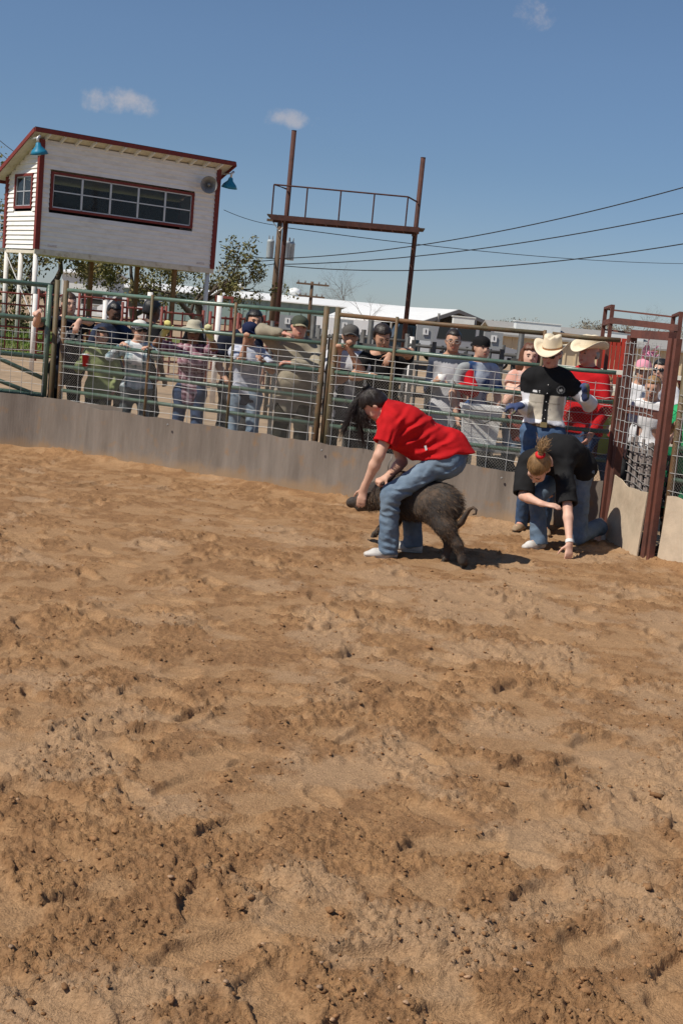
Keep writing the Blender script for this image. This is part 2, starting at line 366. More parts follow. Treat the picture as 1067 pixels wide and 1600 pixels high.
# floor and inside back wall
s = MB(); s.box(tp(TW/2, TD/2, z0-.09), (TW+.04, TD+.04, .12), (tu, tv, tz)); obj('floor_deck', s, M_cream, tower)
s = MB(); s.box(tp(TW/2, -.03, z0-.07), (TW+.16, .05, .19), (tu, tv, tz)); obj('rim_board', s, M_cream, tower)
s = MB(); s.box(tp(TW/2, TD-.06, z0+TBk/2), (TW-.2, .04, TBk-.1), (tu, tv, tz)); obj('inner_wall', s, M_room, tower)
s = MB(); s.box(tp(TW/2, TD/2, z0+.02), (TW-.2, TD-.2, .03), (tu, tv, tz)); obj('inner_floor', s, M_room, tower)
# roof slab with fascia and rafter tails
def rp(a, b, dz=0): return tp(a, b, roof_z(b)+dz)
s = MB(); e = .42; er = .45
s.add([rp(-er, -e, .06), rp(TW+er, -e, .06), rp(TW+er, TD+e, .06), rp(-er, TD+e, .06), rp(-er, -e, .11), rp(TW+er, -e, .11), rp(TW+er, TD+e, .11), rp(-er, TD+e, .11)],
      [(3, 2, 1, 0), (4, 5, 6, 7), (0, 1, 5, 4), (1, 2, 6, 5), (2, 3, 7, 6), (3, 0, 4, 7)])
roof = obj('roof', s, M_shing, tower)
s = MB(); s.add([rp(-er+.02, -e+.03, .03), rp(TW+er-.02, -e+.03, .03), rp(TW+er-.02, TD+e-.03, .03), rp(-er+.02, TD+e-.03, .03), rp(-er+.02, -e+.03, .057), rp(TW+er-.02, -e+.03, .057), rp(TW+er-.02, TD+e-.03, .057), rp(-er+.02, TD+e-.03, .057)],
      [(3, 2, 1, 0), (4, 5, 6, 7), (0, 1, 5, 4), (1, 2, 6, 5), (2, 3, 7, 6), (3, 0, 4, 7)]); obj('roof_deck', s, M_cream, roof)
for nm, p, q in (('front', rp(-er, -e-.02, .01), rp(TW+er, -e-.02, .01)), ('back', rp(-er, TD+e+.02, .01), rp(TW+er, TD+e+.02, .01)), ('l', rp(-er-.02, -e, .01), rp(-er-.02, TD+e, .01)), ('r', rp(TW+er+.02, -e, .01), rp(TW+er+.02, TD+e, .01))):
    s = MB(); s.beam(p, q, .04, .14); obj('fascia', s, M_red, roof)
for k in range(13):
    a = .1+k*(TW-.2)/12; s = MB(); s.beam(rp(a, -e+.01, -.035), rp(a, .25, -.035), .05, .12); obj('rafter', s, M_white, roof)
# windows
def window(face, c0, c1, zl, zh, nx, m_split):
    P = (lambda c, o, z: tp(c, -o, z)) if face == 'front' else (lambda c, o, z: tp(-o, c, z))
    U = tu if face == 'front' else tv; Nn = -tv if face == 'front' else -tu
    w = thing_part('window', tower)
    for (a0, a1, b0, b1) in ((c0, c1, zh, zh+.085), (c0, c1, zl-.085, zl), (c0-.085, c0, zl-.085, zh+.085), (c1, c1+.085, zl-.085, zh+.085)):
        s = MB(); s.box((P(a0, .035, b0)+P(a1, .035, b1))/2, (a1-a0, .06, b1-b0), (U, Nn, tz)); obj('casing', s, M_red, w)
    for i in range(nx):
        x0 = c0+(c1-c0)*i/nx; x1 = c0+(c1-c0)*(i+1)/nx
        s = MB(); zm = zl+(zh-zl)*m_split; tt = .035
        for (a0, a1, b0, b1) in ((x0, x1, zh-tt, zh), (x0, x1, zl, zl+tt), (x0, x0+tt, zl, zh), (x1-tt, x1, zl, zh), (x0, x1, zm-tt/2, zm+tt/2)):
            s.box((P(a0, .0, b0)+P(a1, .0, b1))/2, (a1-a0-.002, .05, b1-b0), (U, Nn, tz))
        obj('sash', s, M_alu, w)
        for (b0, b1) in ((zl+tt, zm-tt/2), (zm+tt/2, zh-tt)):
            if face == 'front' and i == nx-1 and b0 < zm and b1 <= zm: b1 = zm-tt/2
            s = MB(); s.box((P(x0+tt, -.0, b0)+P(x1-tt, -.0, b1))/2, (x1-x0-2*tt, .006, b1-b0), (U, Nn, tz)); obj('pane', s, M_glass, w)
def thing_part(name, parent):
    o = bpy.data.objects.new(name, None); col.objects.link(o); o.parent = parent; o.empty_display_size = .1; return o
window('front', WX0+.11, WX1-.11, WZ0+.08, WZ1-.08, 5, .5)
window('left', SX0+.11, SX1-.11, SZ0+.08, SZ1-.08, 2, .5)
for a in (.55, TW-.5):
    s = MB(); s.box(tp(a, -.040, z0+.16), (.42, .006, .09), (tu, tv, tz)); st = obj('maker_stamp', s, M_white, tower)
    for dz in (-.022, .0, .022): s = MB(); s.box(tp(a, -.045, z0+.16+dz), (.34, .004, .009), (tu, tv, tz)); obj('stamp_line', s, M_red, st)
# posts
for (a, b) in ((.04, .08), (.04, 1.3), (TW-.1, .08), (TW-.1, TD-.1), (.04, TD-.06)):
    s = MB(); s.tube([tp(a, b, -.1), tp(a, b, z0-.15)], .085, 10); obj('post', s, M_wpipe, tower, True)
for (a, b) in ((3.3, TD-.1), (5.2, TD-.1), (5.55, .3)):
    s = MB(); s.beam(tp(a, b, -.1), tp(a, b, z0-.15), .14, .14, tu); obj('post', s, mat('brown_wood', (.20, .12, .06), .9, .3, 8), tower)
for (p, q) in (((.04, .1, 2.9), (.04, TD-.1, .9)), ((.04, TD-.1, 2.9), (.04, .1, .9)), ((.1, TD, 2.6), (2.4, TD, .2))):
    s = MB(); s.tube([tp(*p), tp(*q)], .022, 6); obj('brace', s, M_alu, tower)
# landing rails on the far left
for z in (z0+.25, z0+.55, z0+.85, z0+1.12):
    s = MB(); s.tube([tp(-.02, TD+.1, z), tp(-2.6, TD+.6, z)], .028, 6); obj('landing_rail', s, M_wpipe, tower)
s = MB(); s.box(tp(-1.3, TD+.6, z0-.08), (2.6, 1.0, .12), (tu, tv, tz)); obj('landing', s, M_cream, tower)
for a in (-2.5, -1.2):
    s = MB(); s.tube([tp(a, TD+.5, -.1), tp(a, TD+.5, z0+1.15)], .05, 8); obj('post', s, M_wpipe, tower)
# lamps and horn
def lamp(pos, label, sx):
    t = thing('flood_lamp', pos, label, 'lamp', 'blue flood lamps on the booth')
    ax = unit(V(0.12*sx, -.22, 1)); x = unit(np.cross(ax, (0, 1, 0))); A = (x, np.cross(ax, x), ax); c = V(*pos)
    s = MB(); s.lathe(c, [(.04, .36), (.075, .34), (.10, .24), (.24, .10), (.30, -.02), (.295, -.02), (.235, .09), (.09, .22), (.03, .24)], 18, A); obj('lamp_shade', s, M_blue, t, True)
    s = MB(); s.ell(c+ax*.06, (.10, .10, .13), A); obj('bulb', s, mat('bulb_glass', (.75, .72, .66), .2, .05), t, True)
    s = MB(); s.tube([c+ax*.33, c+ax*.5, c+ax*.56+V(.06, .1, .02)], .045, 8); obj('lamp_neck', s, M_alu, t, True)
    s = MB(); s.tube([c+ax*.5, c+ax*.5+tv*.55], .025, 6); obj('bracket', s, M_alu, t)
lamp(at(62, 240, 43.45), 'blue flood lamp under the high left corner of the booth roof', -1)
lamp(tp(TW+.42, -.15, roof_z(0)-.62), 'blue flood lamp hanging off the right corner of the booth', 1)
hc = tp(TW-.62, -.42, z0+TF-.68)
t = thing('horn_loudspeaker', hc, 'round grey horn loudspeaker mounted on the booth wall', 'loudspeaker')
hax = unit(V(.25, -1, -.05)); hx = unit(np.cross(hax, tz)); HA = (hx, np.cross(hax, hx), hax)
s = MB(); s.lathe(hc, [(.06, -.32), (.08, -.2), (.16, -.05), (.30, .08), (.31, .09), (.29, .085), (.15, -.04), (.05, -.15), (.001, -.16)], 22, HA); obj('bell', s, M_horn, t, True)
s = MB(); s.ell(hc+hax*-.03, (.07, .07, .12), HA); obj('driver', s, M_horn, t, True)
s = MB(); s.tube([hc-hax*.3, tp(TW-.5, 0, z0+TF-.68)], .04, 6); obj('bracket', s, M_alu, t)

# ---------------------------------------------------------------- rusty scoreboard frame with catwalk
M_rust = mat('rust_pipe', (.080, .033, .025), .75, .25, 7, .2, 50, c2=(.055, .026, .022))
Lp = at(434, 480, 40); Rp = at(632, 510, 40); Lt = at(461, 205, 40); Rt = at(661, 247, 40)
xl, xr = -2.52, 1.44
sf = thing('scoreboard_frame', (xl, 40, 0), 'tall rusty two-post frame with an elevated railed catwalk', 'frame')
for x, zt in ((xl, Lt[2]), (xr, Rt[2])):
    s = MB(); s.tube([(x-.02, 40, -.1), (x+.03, 40, zt)], .074, 12); obj('post', s, M_rust, sf, True)
    s = MB(); s.tube([(x+.03, 40, zt), (x+.03, 40, zt+.02)], .078, 12); obj('cap', s, M_rust, sf)
zc = at(445, 347, 40)[2]; yb = 40.0
for dy in (-.12, -1.18):
    s = MB(); s.beam((xl-.38, 40+dy, zc+.03), (xr+.08, 40+dy, zc+.05), .05, .15); obj('catwalk_beam', s, M_rust, sf)
for k in range(14):
    xx = xl-.35+k*(xr-xl+.45)/13; s = MB(); s.box((xx, 39.45, zc+.10), (.29, 1.15, .035)); obj('plank', s, mat('dark_plank', (.075, .055, .045), .9, .3, 6), sf)
for x in (xl, xr):
    s = MB(); s.beam((x-.05, 40.16, zc-.02), (x+.05, 38.8, zc-.02), .07, .09); obj('bracket', s, M_rust, sf)
    s = MB(); s.tube([(x, 39.95, zc-.65), (x, 39.1, zc-.06)], .03, 6); obj('brace', s, M_rust, sf)
zr = zc+.98
for k in range(5):
    xx = xl-.36+k*(xr-xl+.02)/4; s = MB(); s.tube([(xx, 38.9, zc+.1), (xx, 38.9, zr)], .026, 6); obj('baluster', s, M_rust, sf)
s = MB(); s.tube([(xl-.05, 39.9, zr), (xl-.36, 38.9, zr), (xr-.34, 38.9, zr), (xr-.02, 39.9, zr-.03)], .026, 6); obj('handrail', s, M_rust, sf)

# ---------------------------------------------------------------- utility poles and lines
M_pole = mat('pole_wood', (.13, .085, .055), .9, .3, 6, .2, 40, stretch=(6, 6, .5))
M_trans = mat('transformer_grey', (.40, .44, .46), .45, .08, 6)
M_wire = mat('black_wire', (.02, .02, .022), .6, .1)
up0 = at(425, 500, 62); upt = at(438, 345, 62); upx = (up0[0]+upt[0])/2
pole = thing('utility_pole', (upx, 62, 0), 'wooden utility pole carrying grey transformers behind the rusty frame', 'utility pole')
s = MB(); s.tube([(upx, 62, -.1), (upx, 62, upt[2])], [.17, .12], 10); obj('pole_shaft', s, M_pole, pole, True)
s = MB(); s.beam((upx-.62, 61.86, upt[2]-.02), (upx+.45, 61.86, upt[2]-.02), .1, .12); obj('crossarm', s, M_pole, pole)
s = MB(); s.tube([(upx-.35, 61.86, upt[2]-.05), (upx, 61.86, upt[2]-.5), (upx+.35, 61.86, upt[2]-.05)], .025, 5); obj('brace', s, M_alu, pole)
tzp = at(430, 390, 62)[2]
for dx, dy in ((-.36, -.05), (.42, -.1), (.60, .35)):
    c = V(upx+dx, 62+dy, tzp-.42)
    s = MB(); s.lathe(c, [(.001, 0), (.16, 0), (.17, .04), (.17, .74), (.18, .76), (.14, .86), (.001, .88)], 14); tr = obj('transformer', s, M_trans, pole, True)
    s = MB(); s.tube([c+V(-.08, 0, .86), c+V(-.09, 0, 1.05)], [.035, .02], 6); s.tube([c+V(.08, 0, .86), c+V(.09, 0, 1.05)], [.035, .02], 6); obj('bushing', s, M_horn, tr)
fp = at(488, 440, 118); fb = at(483, 478, 118)
pole2 = thing('utility_pole', (fp[0], 118, 0), 'distant double crossarm utility pole above the barn roof', 'utility pole')
s = MB(); s.tube([(fp[0], 118, -.1), (fp[0], 118, fp[2])], [.2, .14], 8); obj('pole_shaft', s, M_pole, pole2, True)
for dz, w in ((-.25, 1.55), (-1.35, 1.25)):
    s = MB(); s.beam((fp[0]-w/1.1, 117.8, fp[2]+dz), (fp[0]+w, 117.8, fp[2]+dz), .14, .16); arm = obj('crossarm', s, M_pole, pole2)
    for q in (-.8, -.4, .4, .8):
        s = MB(); s.lathe((fp[0]+q*w, 117.8, fp[2]+dz+.08), [(.05, 0), (.09, .06), (.05, .2), (.01, .22)], 6); obj('insulator', s, M_horn, arm)
def cable(name, p, q, sag, r, label):
    pts = [np.asarray(p)*(1-t)+np.asarray(q)*t - V(0, 0, sag*4*t*(1-t)) for t in np.linspace(0, 1, 22)]
    s = MB(); s.tube(pts, r, 5); return tag(obj(name, s, M_wire, None, True), label, 'cable')
cable('power_line', at(436, 404, 62), at(1120, 278, 45), .55, .022, 'topmost power line sweeping up to the right edge')
cable('power_line', at(440, 413, 62), at(1120, 322, 46), .45, .022, 'middle power line from the transformers to the right')
cable('power_line', at(440, 415, 62), at(1120, 372, 46), .6, .022, 'lowest power line from the transformers to the right')
cable('power_line', at(350, 328, 58), at(432, 352, 62), .1, .014, 'thin wire between the booth and the transformer pole')
cable('power_line', at(442, 355, 62), at(1130, 412, 110), .5, .02, 'thin wire running under the catwalk to the far right')
cable('power_line', at(345, 386, 58), at(430, 404, 62), .12, .02, 'dark wire beside the oak, upper of the three')
cable('power_line', at(345, 403, 58), at(430, 406, 62), .1, .02, 'dark wire beside the oak, middle of the three')
cable('power_line', at(345, 414, 58), at(430, 412, 62), .1, .02, 'dark wire beside the oak, lowest of the three')
cable('power_line', at(-30, 190, 52), at(70, 262, 47), .2, .014, 'upper thin wire meeting the booth roof at far left')
cable('power_line', at(-30, 205, 52), at(30, 262, 50), .1, .014, 'lower thin wire meeting the booth roof at far left')
# ---------------------------------------------------------------- buildings far behind
M_barn = mat('barn_green', (.24, .32, .30), .7, .12, 2, .1, 10)
M_roofw = mat('white_metal_roof', (.78, .78, .76), .5, .06, 1.5)
M_darkin = mat('dark_interior', (.03, .028, .026), .9, .2)
M_tan = mat('tan_metal', (.60, .49, .33), .7, .08, 3)
M_roofg = mat('grey_roof', (.30, .29, .27), .7, .1, 3)
M_bwall = mat('white_block', (.66, .68, .66), .8, .08, 3)
M_teal = mat('teal_panel', (.22, .48, .40), .6, .1, 3)
def shed(name, x0, x1, y0, y1, ze, zr, wm, rm, label, cat='building', ribs=0, open_end=False, ridge_x=True, ov=.35):
    t = thing(name, ((x0+x1)/2, y0, 0), label, cat)
    ym = (y0+y1)/2; xm = (x0+x1)/2
    if not open_end:
        for yy in (y0+.05, y1-.05): s = MB(); s.box((xm, yy, ze/2), (x1-x0, .1, ze)); obj('wall', s, wm, t)
        for x in (x0, x1):
            s = MB(); s.prism([(x, y0+.1, 0), (x, y1-.1, 0), (x, y1-.1, ze), (x, ym, zr-.05), (x, y0+.1, ze)] if ridge_x else [(x, y0+.1, 0), (x, y1-.1, 0), (x, y1-.1, ze), (x, y0+.1, ze)], (.1 if x == x0 else -.1, 0, 0)); obj('end_wall', s, wm, t)
    if ridge_x: segs = (((x0-ov, y0-ov, ze-.08), (x1+ov, y0-ov, ze-.08), (x1+ov, ym, zr), (x0-ov, ym, zr)), ((x1+ov, y1+ov, ze-.08), (x0-ov, y1+ov, ze-.08), (x0-ov, ym, zr), (x1+ov, ym, zr)))
    else: segs = (((x0-ov, y1+ov, ze-.08), (x0-ov, y0-ov, ze-.08), (xm, y0-ov, zr), (xm, y1+ov, zr)), ((x1+ov, y0-ov, ze-.08), (x1+ov, y1+ov, ze-.08), (xm, y1+ov, zr), (xm, y0-ov, zr)))
    for q in segs:
        s = MB(); s.prism([V(*p) for p in q], (0, 0, .12)); rf = obj('roof_slope', s, rm, t)
    for k in range(ribs):
        x = x0+(k+.5)*(x1-x0)/ribs; s = MB(); s.box((x, y0-.03, ze/2), (.09, .06, ze)); obj('wall_rib', s, wm, t)
    return t
bx0, bx1 = at(172, 480, 150)[0], at(640, 505, 150)[0]
bz = at(350, 455.5, 165)[2]
barn = shed('long_barn', bx0, bx1, 150, 175, at(350, 462.5, 150)[2], bz+.1, M_barn, M_roofw, 'long low grey green metal barn with a white roof', ribs=26)
for px in (374, 461):
    q = at(px, 452, 163)
    s = MB(); s.lathe((q[0], 162.5, bz+.1), [(.5, 0), (.5, .35), (.75, .4), (.85, .7), (.55, 1.0), (.15, 1.15), (.01, 1.15)], 12); obj('roof_vent', s, M_roofw, barn, True)
wb = shed('white_block_building', at(96, 460, 120)[0], at(168, 470, 120)[0], 120, 128, at(140, 428, 120)[2], at(140, 424, 120)[2], M_bwall, M_roofw, 'plain white block building seen behind the oak branches')
for px in (135, 152):
    q = at(px, 470, 119.9)
    s = MB(); s.box((q[0], 119.95, q[2]+.2), (.9, .12, 1.0)); w = obj('window', s, M_darkin, wb)
    s = MB(); s.box((q[0], 119.86, q[2]+.2), (1.1, .06, .08)); s.box((q[0], 119.86, q[2]+.75), (1.1, .06, .08)); s.box((q[0], 119.86, q[2]-.35), (1.1, .06, .08)); obj('frame', s, M_alu, w)
# open-sided shed with white roof: gable end turned to the right
gx0, gx1, gY = at(520, 500, 130)[0], at(838, 520, 130)[0], 130.
sh = thing('open_shed', ((gx0+gx1)/2, gY, 0), 'open sided livestock shed with a broad white metal roof', 'shed')
pe = [at(505, 497, 118), at(652, 506, 104), at(716, 486, 112), at(555, 477, 140)]
apex = pe[2]; el = pe[1]; er_ = at(792, 517, 122); bl = pe[0]; br = pe[3]; b3 = er_+(br-apex)
s = MB(); s.prism([bl, el, apex, br], (0, 0, .12)); obj('roof_slope', s, M_roofw, sh)
s = MB(); s.prism([apex, er_, b3, br], (0, 0, .12)); obj('roof_slope', s, M_roofg, sh)
s = MB(); s.beam(el+V(0, -.1, -.05), apex+V(0, -.1, -.02), .12, .3); obj('barge_board', s, M_roofg, sh)
s = MB(); s.beam(apex+V(0, -.1, -.02), er_+V(0, -.1, -.05), .12, .3); obj('barge_board', s, M_roofg, sh)
s = MB(); s.beam(el+V(0, 0, -.15), er_+V(0, 0, -.15), .2, .2); obj('tie_beam', s, M_roofg, sh)
bk = (br-apex)*.55
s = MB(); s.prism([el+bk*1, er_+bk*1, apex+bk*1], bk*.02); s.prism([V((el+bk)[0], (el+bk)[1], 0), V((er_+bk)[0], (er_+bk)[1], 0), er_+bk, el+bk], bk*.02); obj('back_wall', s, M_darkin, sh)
for k in range(6):
    f = k/5; p = el*(1-f)+er_*f; s = MB(); s.tube([(p[0], p[1]-.05, 0), (p[0], p[1]-.05, p[2] if k in (0, 5) else min(p[2]+1.0, apex[2]-.4))], .12, 6); obj('post', s, M_roofg, sh)
for k in range(4):
    f = k/4; p = bl*(1-f)+el*f; s = MB(); s.tube([(p[0], p[1], 0), (p[0], p[1], p[2])], .12, 6); obj('post', s, M_roofg, sh)
# tan building with grey roof on the right
tx0, tx1 = at(775, 545, 85)[0], at(1140, 560, 85)[0]
tb = shed('tan_building', tx0, tx1, 85, 97, at(850, 529, 85)[2], at(850, 511, 91)[2], M_tan, M_roofg, 'long tan metal building with a low grey roof', ribs=22)
for px, w, h in ((722, 1.4, .7), (838, 3.0, .8), (975, 2.4, .5)):
    q = at(px, 515, 88); s = MB(); s.box((q[0], 88, at(px, 512+.09*(px-838), 88)[2]-.1), (w, 1.5, h)); s.box((q[0], 88, at(px, 512+.09*(px-838), 88)[2]-.1+h/2+.03), (w+.15, 1.6, .06)); obj('roof_unit', s, M_bwall, tb)
tl = shed('teal_storage', at(388, 495, 70)[0], at(405, 495, 70)[0], 70, 71, at(400, 483, 70)[2], at(400, 481, 70)[2], M_teal, M_teal, 'small teal storage cabinet standing in front of the barn', 'cabinet')

# ---------------------------------------------------------------- vehicles
M_tyre = mat('tyre', (.02, .02, .02), .9, .2); M_carglass = mat('car_glass', (.02, .025, .03), .08, .05, spec=.6)
def vehicle(name, pos, yaw, L, W, H, prof, wins, m, label, cat):
    t = thing(name, pos, label, cat); c, s_ = math.cos(yaw), math.sin(yaw); ax = V(c, s_, 0); ay = V(-s_, c, 0); P0 = V(*pos)
    def P(a, b, z): return P0+ax*a*L+ay*b*W/2+tz*z*H
    s = MB(); s.prism([P(a, -1, z) for a, z in prof], ay*W); obj('body', s, m, t)
    for poly in wins:
        for b, d in ((-1.012, .01), (1.012, -.01)):
            s = MB(); s.prism([P(a, b, z) for a, z in poly], ay*d); obj('window', s, M_carglass, t)
    for a in (-.31, .31):
        for b in (-.86, .86):
            c0 = P(a, b, 0)+tz*.34; s = MB(); s.lathe(c0, [(.001, -.11), (.2, -.11), (.34, -.1), (.35, 0), (.34, .1), (.2, .11), (.001, .11)], 16, (ax, tz, ay)); w = obj('wheel', s, M_tyre, t, True)
            s = MB(); s.lathe(c0+ay*(-.115 if b < 0 else .115), [(.001, -.01), (.2, 0), (.21, .01)], 12, (ax, tz, ay)); obj('rim', s, M_alu, w)
    return t
vanp = [(-.5, .15), (.5, .15), (.5, .45), (.44, .55), (.33, .62), (.22, .98), (.18, 1.0), (-.49, 1.0), (-.5, .9)]
q = at(203, 480, 112); vehicle('white_van', (q[0], 112, 0), math.pi, 5.2, 2.0, 2.12, vanp, [[(-.46, .62), (-.3, .62), (-.3, .9), (-.46, .9)], [(-.27, .62), (-.12, .62), (-.12, .9), (-.27, .9)], [(.1, .62), (.3, .62), (.19, .92), (.1, .92)]], mat('van_white', (.8, .8, .8), .35, .03), 'white van parked beyond the red pens at left', 'van')
suv = [(-.5, .2), (.5, .2), (.5, .5), (.3, .58), (.16, .98), (-.46, 1.0), (-.5, .6)]
sw = [[(-.44, .62), (-.25, .62), (-.25, .92), (-.42, .92)], [(-.22, .62), (-.02, .62), (-.02, .92), (-.22, .92)], [(.02, .62), (.24, .62), (.14, .92), (.02, .92)]]
q = at(735, 525, 66); vehicle('silver_van', (q[0], 66, 0), .25, 4.8, 1.9, at(735, 509, 66)[2], suv, sw, mat('car_silver', (.36, .38, .41), .35, .05), 'silver van with dark windows parked under the shed', 'van')
q = at(632, 515, 70); vehicle('dark_pickup', (q[0], 70, 0), .1, 5.2, 1.9, at(632, 507, 70)[2], [(-.5, .25), (.5, .25), (.5, .55), (.28, .6), (.18, .98), (-.08, 1.0), (-.14, .6), (-.5, .58)], [[(-.05, .64), (.06, .64), (.06, .93), (-.05, .93)], [(.08, .64), (.24, .64), (.16, .93), (.08, .93)]], mat('car_dark', (.02, .035, .05), .3, .05), 'dark blue pickup truck parked beside the shed', 'truck')
q = at(600, 510, 74); vehicle('white_trailer_truck', (q[0]-1.3, 76, 0), .05, 5.4, 2.2, at(590, 503, 74)[2], vanp, [], mat('van_white', (.8, .8, .8)), 'white box truck parked behind the dark pickup', 'truck')

# ---------------------------------------------------------------- trees
M_bark = mat('bark', (.075, .058, .045), .95, .3, 10, .5, 40)
M_bark2 = mat('pale_twig', (.16, .125, .10), .95, .25, 8)
def leafmat(name, c, c2):
    m = mat(name, c, .75, .35, 1.6, c2=c2, spec=.25); return m
M_oakleaf = leafmat('oak_leaf', (.105, .105, .032), (.19, .15, .06))
def grow(mb, p, d, L, r, depth, tips, spread, curve, rng, nseg=6, kids=(2, 3)):
    pts = [p]; rs = [r]; n = 4
    for i in range(n):
        d = unit(d + curve*rng.normal(size=3)); p = p + d*L/n; pts.append(p); rs.append(r*(1-.45*(i+1)/n))
    mb.tube(pts, rs, max(3, nseg), cap=False)
    if depth <= 2: tips.extend([(q, r) for q in pts[2:]])
    if depth == 0: return
    for k in range(rng.randint(kids[0], kids[1]+1)):
        i = rng.randint(2, n+1) if k else n
        a = unit(np.cross(d, rng.normal(size=3))); ang = spread*(.5+rng.rand()) if k else spread*.45*rng.rand()
        grow(mb, pts[i], unit(d*math.cos(ang)+a*math.sin(ang)), L*(.62+.22*rng.rand()), rs[i]*.78, depth-1, tips, spread, curve, rng, nseg-1, kids)
def leaves(tips, n, size, spread, rng, drop=.15):
    v = []; f = []
    T = [tips[i] for i in range(len(tips)) if rng.rand() > drop]
    C = np.array([t[0] for t in T]); idx = rng.randint(0, len(C), n)
    c = C[idx] + rng.normal(size=(n, 3))*spread
    a = rng.normal(size=(n, 3)); a /= np.linalg.norm(a, axis=1)[:, None]; b = np.cross(a, rng.normal(size=(n, 3))); b /= np.linalg.norm(b, axis=1)[:, None]
    s = size*(.5+rng.rand(n))[:, None]
    v = np.stack([c-a*s, c+b*s*.5, c+a*s, c-b*s*.5], 1).reshape(-1, 3); f = np.arange(4*n).reshape(n, 4)
    return v, f
def tree(name, pos, d0, L, r, depth, seed, label, nleaf=0, lsize=.09, lspread=.2, spread=.62, curve=.2, lm=None, bm_=None, kids=(2, 3)):
    rng = np.random.RandomState(seed); t = thing(name, pos, label, 'tree'); mb = MB(); tips = []
    grow(mb, V(*pos)-V(0, 0, .1), unit(V(*d0)), L, r, depth, tips, spread, curve, rng, 6, kids)
    obj('trunk', mb, bm_ or M_bark, t, True)
    if nleaf:
        v, f = leaves(tips, nleaf, lsize, lspread, rng); link('crown', mesh_np('crown', v, f), lm or M_oakleaf, t)
    return t
q = at(318, 470, 58); tree('oak_tree', (q[0], 58, 0), (.02, 0, 1), 2.05, .28, 5, 5, 'gnarled sparse oak tree rising beside the booth right corner', 3000, .08, .13, .75, .24)
q = at(100, 470, 54); tree('oak_tree', (q[0], 54, 0), (-.05, .05, 1), 2.3, .34, 5, 12, 'spreading oak tree with twisted branches behind the booth posts', 6500, .085, .26, .85, .26)
q = at(10, 470, 62); tree('oak_tree', (q[0]-1.5, 62, 0), (.0, 0, 1), 3.4, .34, 5, 21, 'leafy oak tree at the far left edge behind the booth', 7000, .10, .3, .7, .22)
q = at(215, 470, 72); tree('oak_tree', (q[0], 72, 0), (.1, 0, 1), 2.6, .28, 5, 33, 'small oak tree visible below the middle of the booth', 5000, .09, .22, .8, .25)
for px, Y, L, sd, lb in ((577, 100, 1.75, 41, 'bare pale branched tree standing in front of the white shed roof'), (540, 190, 3.4, 44, 'larger bare tree behind the white shed roof, left of two'), (450, 185, 2.8, 47, 'bare tree behind the barn roof near the transformer pole'), (512, 200, 2.2, 49, 'small bare tree just right of the distant utility pole'), (1000, 120, 2.2, 52, 'bare tree beyond the tan building roof near the rusty gate')):
    q = at(px, 500, Y); tree('bare_tree', (q[0], Y, 0), (.03, 0, 1), L, L*.05, 6, sd, lb, spread=.5, curve=.13, bm_=M_bark2, kids=(3, 3))
# far woodland, one mass
def woods():
    rng = np.random.RandomState(3); mb = MB(); tips = []
    for k in range(120):
        px = rng.uniform(690, 1090) if k < 80 else rng.uniform(-60, 690); Y = rng.uniform(260, 330)
        q = at(px, 520, Y); top = at(px, (497+.02*(px-700)+8*math.sin(px*.045)) if px > 690 else 478+.06*(px-300), Y)[2]
        hgt = max(top, 2.)*(.75+.3*rng.rand()); grow(mb, V(q[0], Y, 0), V(0, 0, 1), hgt*.36, .16, 3, tips, .6, .15, rng, 4)
    o = obj('far_woods', mb, mat('far_bark', (.20, .17, .145), .95, .2)); tag(kind(o, 'stuff'), 'distant brown scrubby woodland along the horizon', 'woods')
    v, f = leaves(tips, 30000, .17, .42, rng, 0); o2 = link('foliage', mesh_np('foliage', v, f), leafmat('far_leaf', (.19, .165, .11), (.24, .20, .15)), o)
woods()
# grass blades on the lawn below the booth
def grass():
    n = 9000; x = RNG.uniform(-17, -7, n); y = RNG.uniform(37, 56, n); h = .05+.12*RNG.rand(n); a = RNG.rand(n)*6.28
    dx = np.cos(a)*.03; dy = np.sin(a)*.03; z = np.full(n, -.05)
    v = np.stack([np.stack([x-dx, y-dy, z], 1), np.stack([x+dx, y+dy, z], 1), np.stack([x+dy*1.2, y-dx, z+h], 1)], 1).reshape(-1, 3)
    tag(kind(link('grass', mesh_np('grass', v, np.arange(3*n).reshape(n, 3)), mat('grass_blade', (.12, .19, .03), .8, .4, .8, c2=(.24, .22, .08))), 'stuff'), 'short green grass under the announcer booth', 'grass')
grass()

# ---------------------------------------------------------------- red pens, white posts, grey chutes, bleachers behind the fence
M_redpipe = mat('red_pipe', (.21, .05, .038), .6, .2, 8, c2=(.18, .06, .045))
M_gpipe = mat('grey_steel', (.10, .102, .10), .6, .2, 6, .1, 40, metal=.2, c2=(.07, .065, .06))
M_gsheet = mat('grey_sheet', (.31, .32, .32), .55, .1, 4, metal=.1)
def pen(p, q, h, nr, m, label, cat='fence', group=None, r=.026, sheet=False, stays=2):
    p = V(*p, 0); q = V(*q, 0); t = thing('pen_fence', p, label, cat, group)
    for e_ in (p, q):
        s = MB(); s.tube([e_, e_+tz*(h+.08)], r*1.25, 8); obj('post', s, m, t, True)
    for k in range(nr):
        z = .18+(h-.22)*k/(nr-1); s = MB(); s.tube([p+tz*z, q+tz*z], r, 6); obj('rail', s, m, t, True)
    for k in range(stays):
        c = p+(q-p)*(k+1)/(stays+1); s = MB(); s.tube([c+tz*.15, c+tz*h], r*.8, 6); obj('stay', s, m, t)
    return t
def X(px, Y): return at(px, 480, Y)[0]
